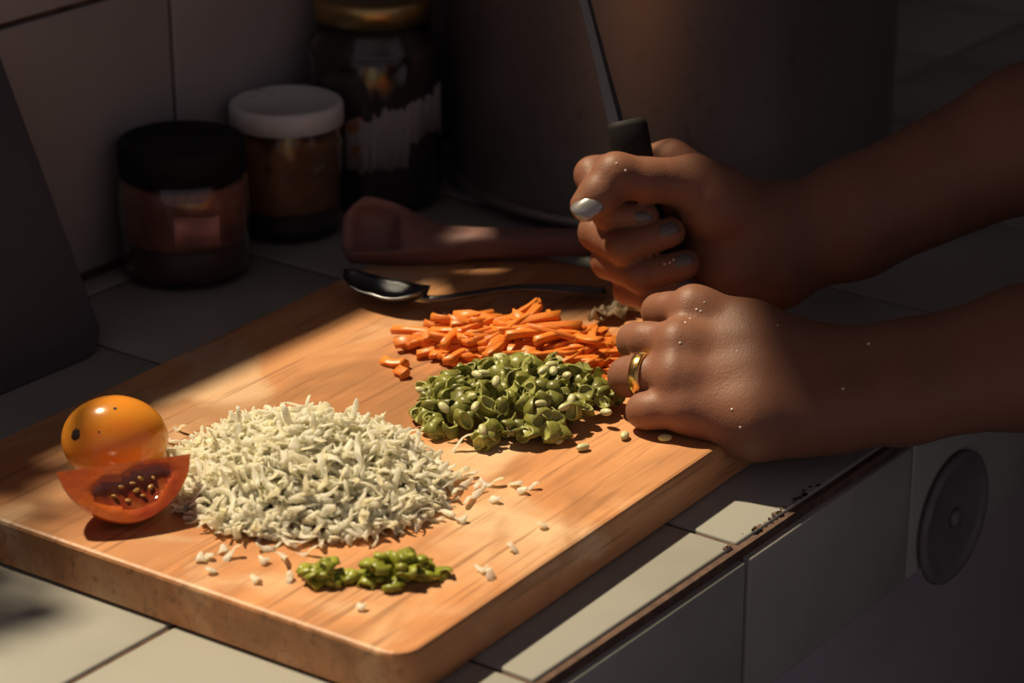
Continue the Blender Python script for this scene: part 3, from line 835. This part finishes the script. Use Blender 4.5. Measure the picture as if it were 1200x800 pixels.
# ------------------------------------------------------------------ knife held upright, blade up
HB = Vector((0.1234, 0.1196, 0.0225))                                       # butt of the handle, on the board
HT = Vector((0.1408, 0.1612, 0.129))                                       # top of the handle
BLT = Vector((0.1544, 0.1899, 0.1824))                                      # blade direction point
knife = tag(empty('kitchen_knife', HB), 'kitchen knife with a black handle held upright in the fist, blade up', 'knife')
ax = (HT - HB).normalized(); HLn = (HT - HB).length
sd = Vector((0.5982, -0.8014, -0.0012)); sd = (sd - ax * sd.dot(ax)).normalized(); fw = ax.cross(sd)
def ksec(t, a, b, n=20, p=.75, sh=0):
    out = []
    for k in range(n):
        th = 2 * PI * k / n; c, s = math.cos(th), math.sin(th)
        out.append(ax * t + sd * (a * math.copysign(abs(c) ** p, c) + sh) + fw * (b * math.copysign(abs(s) ** p, s)))
    return out
secs = [ksec(t, a, b) for t, a, b in ((0, .006, .005), (.0015, .0095, .008), (.01, .0105, .0088), (HLn * .35, .0095, .008), (HLn * .7, .0098, .008), (HLn - .012, .0102, .0085), (HLn - .003, .0102, .0085), (HLn - .0006, .0092, .0076), (HLn, .007, .006))]
link('handle', loft('handle', secs), MT['blackgrip'], knife)
bd = (BLT - HT).normalized()
bs = Vector((0.9097, -0.4437, -0.1883)); bs = (bs - bd * bs.dot(bd)).normalized(); bw = bd.cross(bs)
B0 = (HT - HB) - sd * .0045 - bd * .004
bsec = []
for t, hw, th in ((0, .0042, .0020), (.012, .0042, .0019), (.03, .0036, .0017), (.06, .0032, .0014), (.10, .0028, .0011), (.135, .0018, .0007), (.15, .0004, .0003)):
    c = B0 + bd * t
    bsec.append([c + bs * hw, c + bw * th, c - bs * hw * .9, c - bs * hw * 1.15, c - bs * hw * .9 - bw * th * .2, c - bw * th])
link('blade', loft('blade', bsec), MT['steel'], knife, smooth=False)

# ------------------------------------------------------------------ tomatoes
def blob(name, rx, ry, rz, n=40, m_=24, fn=None):
    verts, faces = [], []
    for i in range(m_ + 1):
        ph = PI * i / m_
        for k in range(n):
            th = 2 * PI * k / n
            d = Vector((math.sin(ph) * math.cos(th), math.sin(ph) * math.sin(th), math.cos(ph)))
            s = fn(d) if fn else 1
            verts.append((d.x * rx * s, d.y * ry * s, d.z * rz * s))
    for i in range(m_):
        for k in range(n):
            faces.append((i * n + k, i * n + (k + 1) % n, (i + 1) * n + (k + 1) % n, (i + 1) * n + k))
    bm = bmesh.new(); bv = [bm.verts.new(v) for v in verts]
    for f in faces: bm.faces.new([bv[i] for i in reversed(f)])
    bmesh.ops.remove_doubles(bm, verts=bm.verts, dist=1e-6)
    return from_bm(name, bm)

RV = Vector(CAM_RIGHT); RV.z = 0; RV.normalize()
TOM_A = math.atan2(RV.y, RV.x)
T1 = Vector((-.1440, .2350, BT + .0178))
tom = tag(empty('tomato', (T1.x, T1.y, BT), (0, 0, TOM_A)), 'plump orange tomato with a dark stem scar beside the cabbage', 'tomato')
def tshape(d): return 1 + .03 * math.cos(3 * math.atan2(d.y, d.z)) * (1 - d.x ** 2) - .05 * max(0, d.x) + .03 * max(0, -d.z) * 0
skin_t = link('skin', blob('skin', .0240, .0205, .0186, 48, 32, tshape), MT['tomskin'], tom, (0, 0, .0184))
def on_tomato(u, v, s):     # u along the picture-right axis, v height angle
    return Vector((u, v, s)).normalized()
def scar_at(d, r, name, hgt=.0006):
    p = Vector((d.x * .0240, d.y * .0205, d.z * .0186)) * tshape(d)
    nrm = Vector((d.x / .0240, d.y / .0205, d.z / .0186)).normalized()
    bm = bmesh.new(); c = bm.verts.new((0, 0, hgt)); vs = []
    r2 = random.Random(int(r * 1e6))
    for k in range(18):
        a = 2 * PI * k / 18; q = r * r2.uniform(.86, 1.1)
        vs.append(bm.verts.new((q * math.cos(a), q * math.sin(a), -.0003)))
    for k in range(18): bm.faces.new((c, vs[k], vs[(k + 1) % 18]))
    o = link(name, from_bm(name, bm), MT['scar'], skin_t, p)
    o.rotation_euler = nrm.to_track_quat('Z', 'Y').to_euler()
scar_at(on_tomato(-.66, -.62, .42), .0030, 'stem_scar', .0009)
scar_at(on_tomato(-.20, -.80, .57), .0009, 'skin_spot', .0003)
scar_at(on_tomato(.06, -.35, .94), .0015, 'skin_spot', .0003)

def tomato_wedge():
    root = tag(empty('tomato_wedge', (-.1725, .2015, BT + .0003), (0, 0, TOM_A + math.radians(19))), 'red tomato wedge showing wet seedy flesh, lying against the orange tomato', 'tomato')
    R, Lx = .0258, .0285        # radius of the wedge, half length along its edge
    a0, a1 = math.radians(-130), math.radians(-42)     # wedge span about the long axis (0 = back, -90 = down)
    ez = R + .0002
    n, m_ = 30, 12
    def rad(u): return R * max(0, 1 - abs(u) ** 1.9) ** .62
    def pt(u, a, f):
        r = rad(u) * f
        return Vector((u * Lx, math.cos(a) * r * 1.0, ez + math.sin(a) * r))
    # skin shell
    verts, faces = [], []
    for i in range(n + 1):
        for k in range(m_ + 1):
            verts.append(pt(-1 + 2 * i / n, a0 + (a1 - a0) * k / m_, 1))
    W = m_ + 1
    for i in range(n):
        for k in range(m_): faces.append((i * W + k, (i + 1) * W + k, (i + 1) * W + k + 1, i * W + k + 1))
    bm = bmesh.new(); bv = [bm.verts.new(v) for v in verts]
    for f in faces: bm.faces.new([bv[i] for i in f])
    bmesh.ops.remove_doubles(bm, verts=bm.verts, dist=1e-6)
    link('skin', from_bm('skin', bm), MT['tomred'], root)
    # two cut faces, pericarp wall proud, gel pockets recessed
    for which, a in enumerate((a0, a1)):
        nr = 14; verts, faces, mi = [], [], []
        inward = 1 if which == 0 else -1
        nrm = Vector((0, -math.sin(a) * inward, math.cos(a) * inward))   # into the wedge
        for i in range(n + 1):
            u = -1 + 2 * i / n
            for k in range(nr + 1):
                f = k / nr
                p = pt(u, a, f)
                rr_ = (u * 1.0) ** 2 + 0
                e = math.hypot(u, f * math.sqrt(max(0, 1 - abs(u) ** 2.2)))
                pocket = 0
                for pu, pv, su, sv in ((-.16, .48, .40, .27), (.22, .42, .34, .30), (.46, .30, .24, .18), (.10, .62, .32, .20)):
                    q = ((u - pu) / su) ** 2 + ((f * math.sqrt(max(0, 1 - u * u)) - pv) / sv) ** 2
                    pocket = max(pocket, max(0, 1 - q) ** .5 * (.75 + .25 * math.sin(pu * 40)))
                p += nrm * (.0028 * pocket)
                verts.append(p); mi.append(pocket)
        W2 = nr + 1
        bm = bmesh.new(); bv = [bm.verts.new(v) for v in verts]
        for i in range(n):
            for k in range(nr):
                ids = (i * W2 + k, i * W2 + k + 1, (i + 1) * W2 + k + 1, (i + 1) * W2 + k)
                fc = bm.faces.new([bv[q] for q in ids])
                fc.material_index = 1 if sum(mi[q] > .12 for q in ids) >= 3 else 0
        bmesh.ops.remove_doubles(bm, verts=bm.verts, dist=1e-6)
        me = from_bm('cut_face', bm)
        fl = link('cut_face', me, [MT['tomflesh'], MT['tomgel']], root)
        if which == 0:
            r3 = random.Random(5)
            sm = blob('seed', .0016, .0011, .0006, 10, 6)
            for pu, pf in ((-.22, .52), (-.10, .38), (.08, .34), (.22, .28), (.40, .30), (.34, .46), (.20, .58), (-.02, .62), (.12, .47)):
                a_ = a
                p = pt(pu, a_, pf / max(.2, math.sqrt(1 - pu * pu))) + nrm * .0016
                o = link('seed', sm, MT['tomseed'], fl, p)
                o.rotation_euler = (r3.uniform(.4, 1.0), r3.uniform(-.4, .4), r3.uniform(0, 3))
    return root
tomato_wedge()

# ------------------------------------------------------------------ chopped vegetables
def strand(name, L, w, t, bend, twist, seed, nseg=7, taper=.35, jag=.15):
    """a thin cut strip, curved and slightly twisted"""
    r = random.Random(seed); secs = []
    p = Vector((0, 0, 0)); ang = -bend / 2; pit = r.uniform(-.2, .2)
    pts = []
    for i in range(nseg + 1):
        pts.append((p.copy(), ang, pit)); step = L / nseg
        p = p + Vector((math.cos(ang) * math.cos(pit), math.sin(ang) * math.cos(pit), math.sin(pit))) * step
        ang += bend / nseg; pit += r.uniform(-.2 - jag, .2 + jag)
    mid = sum((q[0] for q in pts), Vector()) / len(pts)
    for i, (c, a, pt_) in enumerate(pts):
        f = i / nseg; k = 1 - taper * abs(2 * f - 1) ** 2 * r.uniform(.7, 1.3)
        tw = twist * (f - .5)
        sv = Vector((-math.sin(a), math.cos(a), 0)); uv = Vector((0, 0, 1))
        s2 = sv * math.cos(tw) + uv * math.sin(tw); u2 = uv * math.cos(tw) - sv * math.sin(tw)
        ww, tt = w * k / 2 * r.uniform(1 - jag, 1 + jag), t * k / 2
        ring = [c - mid + s2 * ww * x + u2 * tt * y for x, y in ((1, .3), (.6, 1), (-.6, 1), (-1, .3), (-1, -.3), (-.6, -1), (.6, -1), (1, -.3))]
        secs.append(ring)
    return loft(name, secs)

def heap_height(x, y, cx, cy, ax_, by_, rot, H, p=1.0):
    c, s = math.cos(rot), math.sin(rot); dx, dy = x - cx, y - cy
    u, v = (dx * c + dy * s) / ax_, (-dx * s + dy * c) / by_
    q = u * u + v * v
    return H * max(0, 1 - q) ** p

def scatter(n, cx, cy, ax_, by_, rot, H, rr_, p=1.0, power=.5, rmax=1.0):
    for i in range(n):
        a = rr_.uniform(0, 2 * PI); q = rr_.random() ** power * rmax
        u, v = q * math.cos(a) * ax_, q * math.sin(a) * by_
        c, s = math.cos(rot), math.sin(rot)
        x, y = cx + u * c - v * s, cy + u * s + v * c
        yield x, y, heap_height(x, y, cx, cy, ax_, by_, rot, H, p)

# --- cabbage
cab_meshes = [strand('cabbage_shred', rnd.uniform(.009, .022), rnd.uniform(.0017, .0040), rnd.uniform(.0007, .0012), rnd.uniform(-2.4, 2.4), rnd.uniform(-3.0, 3.0), 100 + i, 9, jag=.28) for i in range(22)]
cab_bits = [strand('cabbage_shred', rnd.uniform(.004, .009), rnd.uniform(.0026, .0052), rnd.uniform(.0008, .0018), rnd.uniform(-1.6, 1.6), rnd.uniform(-2, 2), 300 + i, 6, jag=.35) for i in range(12)]
HC = dict(cx=-.1015, cy=.1620, ax_=.0575, by_=.0640, rot=.15, H=.0285)
rc_ = random.Random(21)
# everything deeper in the heap, one mesh
bv_, bf_ = [], []
def append_copy(me, M4):
    off = len(bv_)
    bv_.extend([(w.x, w.y, max(w.z, BT + .0003)) for w in (M4 @ v.co for v in me.vertices)]); bf_.extend([tuple(off + i for i in p.vertices) for p in me.polygons])
for x, y, hgt in scatter(2600, rr_=rc_, p=.9, power=.55, rmax=.97, **HC):
    me = rc_.choice(cab_meshes + cab_bits)
    z = BT + .0015 + (hgt - .001) * rc_.uniform(.25, .97)
    M4 = Matrix.Translation((x, y, max(z, BT + .002))) @ Matrix.Rotation(rc_.uniform(0, 2 * PI), 4, 'Z') @ Matrix.Rotation(rc_.gauss(0, .6), 4, 'X') @ Matrix.Rotation(rc_.gauss(0, .4), 4, 'Y')
    append_copy(me, M4)
hp = link('cabbage_heap', mesh_from('cabbage_heap', bv_, bf_), MT['cabbage'])
tag(hp, 'inner mass of the heap of finely shredded pale cabbage on the board', 'cabbage', kind='stuff')
G_CAB = 'cabbage shreds on the surface of the heap'
def put(name, me, m_, loc, rot, label, cat, group):
    o = link(name, me, m_, None, loc, rot)
    return tag(o, label, cat, group)
for x, y, hgt in scatter(255, rr_=rc_, p=.9, power=.6, rmax=1.03, **HC):
    thin = rc_.random() < .62; me = rc_.choice(cab_meshes if thin else cab_bits)
    # lie along the slope of the heap
    e = .004
    hx = (heap_height(x + e, y, p=.9, **HC) - heap_height(x - e, y, p=.9, **HC)) / (2 * e)
    hy = (heap_height(x, y + e, p=.9, **HC) - heap_height(x, y - e, p=.9, **HC)) / (2 * e)
    nrm = Vector((-hx, -hy, 1)).normalized(); nrm = (nrm + Vector((rc_.gauss(0, .45), rc_.gauss(0, .45), 0))).normalized()
    R3 = nrm.to_track_quat('Z', 'Y').to_matrix() @ Matrix.Rotation(rc_.uniform(0, 2 * PI), 3, 'Z')
    put('cabbage_shred', me, MT['cabbage'], (x, y, BT + .0022 + hgt * rc_.uniform(.97, 1.06)), R3.to_euler(), 'thin curled shred of pale cabbage on the cabbage heap' if thin else 'short broad flake of pale cabbage on the cabbage heap', 'cabbage', G_CAB if thin else 'cabbage flakes on the surface of the heap')
# the thin tail and loose bits in front of the heap
LOOSE = [(-0.0656, 0.1049, 1), (-0.0591, 0.1005, 0), (-0.053, 0.0981, 1), (-0.0657, 0.0862, 0), (-0.0477, 0.0881, 0), (-0.0517, 0.0819, 0), (-0.0454, 0.0806, 0), (-0.0791, 0.1014, 1), (-0.0979, 0.0959, 1), (-0.1052, 0.1016, 1), (-0.0903, 0.0857, 0), (-0.1829, 0.1489, 0), (-0.1883, 0.1382, 0), (-0.1717, 0.1469, 0), (-0.1793, 0.1479, 0), (-0.1599, 0.1348, 0), (-0.1831, 0.1186, 0), (-0.1756, 0.0692, 0), (-0.1214, 0.0506, 0), (-0.1241, 0.0442, 0), (-0.0989, 0.0514, 0), (-0.0742, 0.0544, 0), (-0.0349, 0.1312, 1), (-0.1738, 0.1085, 0), (-0.1523, 0.118, 1), (-0.1615, 0.1239, 1), (-0.0691, 0.0952, 1), (-0.0812, 0.1115, 1), (-0.0879, 0.0992, 1), (-0.1037, 0.2396, 1), (-0.1128, 0.2361, 1), (-0.0921, 0.2479, 1), (-0.1741, 0.1409, 1), (-0.0977, 0.1124, 1), (-0.1138, 0.1132, 1), (-0.1391, 0.1201, 1), (-0.1686, 0.127, 0), (-0.15, 0.1828, 1), (-0.0627, 0.1157, 1), (-0.053, 0.1099, 0)]
for x, y, big in LOOSE:
    me = rc_.choice(cab_meshes if big else cab_bits)
    put('cabbage_shred', me, MT['cabbage'], (x, y, BT + .0016), (rc_.gauss(0, .08), rc_.gauss(0, .08), rc_.uniform(0, 6.28)), 'loose bit of cabbage lying on bare wood beside the heap', 'cabbage', 'loose cabbage bits on the board')

# --- carrot sticks
car_meshes = []
for i in range(10):
    L = rnd.uniform(.020, .036); w = rnd.uniform(.0034, .0056); t = rnd.uniform(.0026, .0040); r = random.Random(i)
    secs = []
    sh = r.uniform(-.4, .4)
    for k in range(5):
        f = k / 4; b_ = .0022 * math.sin(f * PI) * r.uniform(-1, 1); kk = 1 - r.uniform(.0, .45) * f
        c = Vector(((f - .5) * L, b_, 0))
        skew = sh * (1 if k in (0, 4) else 0)
        secs.append([c + Vector((skew * y * w, y * w / 2 * kk, z * t / 2 * kk)) for y, z in ((1, .8), (.8, 1), (-.8, 1), (-1, .8), (-1, -.8), (-.8, -1), (.8, -1), (1, -.8))])
    car_meshes.append(loft('carrot_stick', secs))
HK = dict(cx=.0740, cy=.1735, ax_=.0300, by_=.0590, rot=.22, H=.0150)
rk = random.Random(5)
def carrot(x, y, z, rz, ry, me=None, label=None, group=None):
    me = me or rk.choice(car_meshes)
    if label is None:
        long_ = max(v.co.x for v in me.vertices) > .014
        label = ('long' if long_ else 'short') + ' orange carrot stick in the heap behind the green beans'
        group = ('long' if long_ else 'short') + ' carrot sticks in the heap'
    return put('carrot_stick', me, MT['carrot'], (x, y, z), (rk.uniform(-.5, .5), ry, rz), label, 'carrot', group)
for layer, (n, fz) in enumerate(((36, .12), (44, .45), (46, .78), (40, 1.0))):
    for x, y, hgt in scatter(n, rr_=rk, p=.8, power=.55, rmax=1.02 - .1 * layer, **HK):
        carrot(x, y, BT + .0022 + hgt * fz, rk.gauss(-.75, .55), rk.gauss(0, .12))
for x, y in [(0.027, 0.2177), (0.0189, 0.2069), (0.0714, 0.1256), (0.0688, 0.1203)]:
    carrot(x, y, BT + .0018, rk.uniform(0, 3), 0, car_meshes[rk.randrange(10)], 'loose carrot piece lying apart from the carrot heap', 'loose carrot pieces').scale = (.38, 1, 1)

# --- green bean slices
def bean_slice(i):
    r = random.Random(40 + i); n = 14
    ro1, ro2 = r.uniform(.0046, .0058), r.uniform(.0034, .0044); L = r.uniform(.0050, .0095); sh = r.uniform(-.8, .8); wl = .0009
    full = i % 3 != 2
    def ring(f, k_, z0):
        out = []
        for k in range(n + (0 if full else 1)):
            a = (2 * PI * k / n) if full else (PI * 1.15 * k / n - .1)
            x, y = (ro1 - k_) * math.cos(a), (ro2 - k_) * math.sin(a)
            lob = 1 + .06 * math.cos(2 * a + i)
            out.append(Vector((z0 + sh * y * (1 if f else 1) + .0006 * math.sin(3 * a + f), x * lob, y * lob)))
        return out
    rings = [ring(0, wl * 1.1, -L * .30), ring(0, wl * .9, -L / 2), ring(0, .0001, -L / 2 + .0003), ring(1, 0, 0), ring(1, .0001, L / 2 - .0003), ring(1, wl * .9, L / 2), ring(1, wl * 1.1, L * .30)]
    bm = bmesh.new(); vv = [[bm.verts.new(p) for p in rg] for rg in rings]; m2 = len(rings[0])
    if full:
        for a in range(6):
            for k in range(m2):
                f = bm.faces.new((vv[a][k], vv[a][(k + 1) % m2], vv[a + 1][(k + 1) % m2], vv[a + 1][k]))
                f.material_index = 0 if a in (2, 3) else 1
        for rg in (vv[0], vv[6]):
            c = bm.verts.new(sum((v.co for v in rg), Vector()) / m2)
            for k in range(m2): bm.faces.new((rg[k], rg[(k + 1) % m2], c)).material_index = 1
    else:
        for a in range(7):
            b2 = (a + 1) % 7
            for k in range(m2 - 1):
                f = bm.faces.new((vv[a][k], vv[a][k + 1], vv[b2][k + 1], vv[b2][k])); f.material_index = 0 if a in (2, 3) else 1
        bm.faces.new([vv[a][0] for a in range(7)]); bm.faces.new([vv[a][m2 - 1] for a in range(7)])
    bmesh.ops.translate(bm, verts=bm.verts, vec=-sum((v.co for v in bm.verts), Vector()) / len(bm.verts))
    me = from_bm('bean_slice', bm)
    me.materials.append(MT['bean']); me.materials.append(MT['beanflesh'])
    return me
bean_meshes = [bean_slice(i) for i in range(14)]
seed_mesh = blob('bean_seed', .0034, .0021, .0017, 14, 8)
HBN = dict(cx=.0180, cy=.1370, ax_=.0500, by_=.0440, rot=-.35, H=.0145)
rb = random.Random(11)
for layer, (n, fz) in enumerate(((84, .10), (80, .5), (84, .9))):
    for x, y, hgt in scatter(n, rr_=rb, p=.75, power=.52, rmax=1.03 - .07 * layer, **HBN):
        bi = rb.randrange(14)
        put('bean_slice', bean_meshes[bi], None, (x, y, BT + .0042 + hgt * fz), (rb.uniform(0, 6.28), rb.gauss(0, .5), rb.uniform(0, 6.28)),
            ('open half-shell of green bean in the heap in front of the carrots' if bi % 3 == 2 else 'short hollow slice of green bean in the heap in front of the carrots'),
            'green bean', 'half-shell bean pieces in the heap' if bi % 3 == 2 else 'hollow bean slices in the heap').scale = (rb.uniform(.7, 1.05), rb.uniform(.75, 1.05), rb.uniform(.6, .95))
for x, y, hgt in scatter(22, rr_=rb, p=.75, power=.6, rmax=.98, **HBN):
    put('bean_seed', seed_mesh, MT['beanseed'], (x, y, BT + .0060 + hgt * 1.05), (rb.uniform(-.6, .6), rb.uniform(-.6, .6), rb.uniform(0, 6.28)),
        'pale bean seed lying on the green bean heap', 'bean seed', 'pale seeds on the bean heap')
for x, y in [(0.0226, 0.0789), (0.0006, 0.0866), (0.0312, 0.0626), (0.0002, 0.0996)]:
    put('bean_seed', seed_mesh, MT['bean'], (x, y, BT + .0018), (0, 0, rb.uniform(0, 6)), 'single green seed lying loose on the bare board near the fist', 'bean seed', 'loose green seeds on the board')

# --- finely chopped green chilli
chi_meshes = []
for i in range(10):
    r = random.Random(70 + i); bm = bmesh.new()
    bmesh.ops.create_icosphere(bm, subdivisions=1, radius=1)
    sx, sy, sz = r.uniform(.0026, .0050), r.uniform(.0016, .0030), r.uniform(.0013, .0024)
    for v in bm.verts:
        k = 1 + .22 * math.sin(v.co.x * 4 + i) * math.cos(v.co.y * 5 + i)
        v.co = Vector((math.copysign(abs(v.co.x) ** .7, v.co.x) * sx, math.copysign(abs(v.co.y) ** .7, v.co.y) * sy + .0012 * v.co.x ** 2, math.copysign(abs(v.co.z) ** .7, v.co.z) * sz)) * k
    chi_meshes.append(from_bm('chilli_piece', bm))
rq = random.Random(9)
chi_shells = []
for i in (2, 5, 8, 11, 1, 3, 6, 10):
    me = bean_meshes[i].copy(); me.name = 'chilli_piece'; me.materials.clear()
    me.transform(Matrix.Diagonal((.72, .78, .62, 1)))
    me.materials.append(MT['chilli']); me.materials.append(MT['chilliflesh'])
    chi_shells.append(me)
def chilli(cx, cy, ax_, by_, rot, H, n, label, group):
    for layer in range(3):
        for x, y, hgt in scatter(n if layer == 0 else n // (layer + 1), cx, cy, ax_, by_, rot, H, rq, .7, .6, 1 - .2 * layer):
            put('chilli_piece', rq.choice(chi_meshes + chi_shells), MT['chilli'], (x, y, BT + .0017 + (hgt * .55 * layer if layer else .0004)), (rq.uniform(-.4, .4), rq.uniform(-.4, .4), rq.uniform(0, 6.28)), label, 'green chilli', group)
chilli(*(-0.1472, 0.074, 0.02, 0.0125, -0.9, 0.0075, 38), 'piece of chopped green chilli in the larger pile near the board corner', 'chilli pieces in the larger pile')
chilli(*(-0.1655, 0.0974, 0.012, 0.0085, -0.9, 0.006, 17), 'piece of chopped green chilli in the smaller pile near the board corner', 'chilli pieces in the smaller pile')

# --- papery scraps by the fists
def crumple(seed, s):
    r = random.Random(seed); n = 9; verts, faces = [], []
    ph = [r.uniform(0, 6) for _ in range(6)]
    for i in range(n + 1):
        for k in range(n + 1):
            u, v = -1 + 2 * i / n, -1 + 2 * k / n
            q = math.hypot(u, v); kk = 1 / max(1, q * 1.0)
            z = .0022 * (math.sin(u * 3 + ph[0]) * math.cos(v * 4 + ph[1]) + .6 * math.sin(u * 6 + v * 5 + ph[2])) + .003 * (u * u)
            verts.append((u * s * kk, v * s * .7 * kk, z + .0028))
    for i in range(n):
        for k in range(n): faces.append((i * (n + 1) + k, (i + 1) * (n + 1) + k, (i + 1) * (n + 1) + k + 1, i * (n + 1) + k + 1))
    me = mesh_from('onion_skin', verts, faces); return me
for i, (x, y, s) in enumerate([(0.1417, 0.1678, 0.01), (0.154, 0.1672, 0.007), (0.1312, 0.17, 0.006)]):
    o = put('onion_skin', crumple(i, s), MT['skinpaper'], (x, y, BT + .001), (0, 0, i * 1.7), 'crumpled brown papery skin on the board beneath the fists', 'onion skin', 'papery scraps by the fists')
    md = o.modifiers.new('thick', 'SOLIDIFY'); md.thickness = .0004

# --- pale water drops on the hand, glint painted into their colour
DROPS = [((0.0826, 0.0362, 0.0682), 0, 1), ((0.1003, -0.0017, 0.0623), 0, 1.4), ((0.0765, -0.0027, 0.0492), 0, 1.3), ((0.0388, 0.0339, 0.0437), 0, 1.2), ((0.03, 0.0259, 0.036), 0, 1.1), ((0.0602, 0.0714, 0.0704), 0, 1), ((0.0675, 0.0707, 0.0741), 0, 1.2), ((0.0681, 0.0687, 0.0736), 0, 1), ((0.0499, 0.0677, 0.0632), 0, 1.2), ((0.0622, 0.0448, 0.0606), 0, 0.8), ((0.0642, 0.0713, 0.0725), 0, 1), ((0.0725, 0.0693, 0.0763), 0, 0.8), ((0.1126, 0.1142, 0.0782), 0, 1.1), ((0.114, 0.1126, 0.0786), 0, 1.3), ((0.111, 0.115, 0.0763), 0, 1), ((0.1091, 0.1167, 0.0748), 0, 1), ((0.1096, 0.1421, 0.1136), 0, 1.2), ((0.1086, 0.1445, 0.1152), 0, 1)]
dm = lathe('water_drop', [(0, .0008), (.0004, .00075), (.0008, .0005), (.001, 0), (.0009, -.0003), (0, -.0004)], 14)
bvh = None
from mathutils.bvhtree import BVHTree
bmv = [Vector(v) for v in np.concatenate(body_v)]
bvh = BVHTree.FromPolygons(bmv, [tuple(int(i) for i in f) for f in np.concatenate(body_f)])
for p, n_, k in DROPS:
    p = Vector(p)
    loc_, nrm_, idx_, dist_ = bvh.find_nearest(p)
    o = link('water_drop', dm, MT['water'], None, loc_)
    o.rotation_euler = nrm_.to_track_quat('Z', 'Y').to_euler(); o.scale = (k * .55, k * .55, k * .55)
    tag(o, 'tiny pale water drop with a painted glint on the skin of the closed hand', 'water drop', 'water drops on the hands')
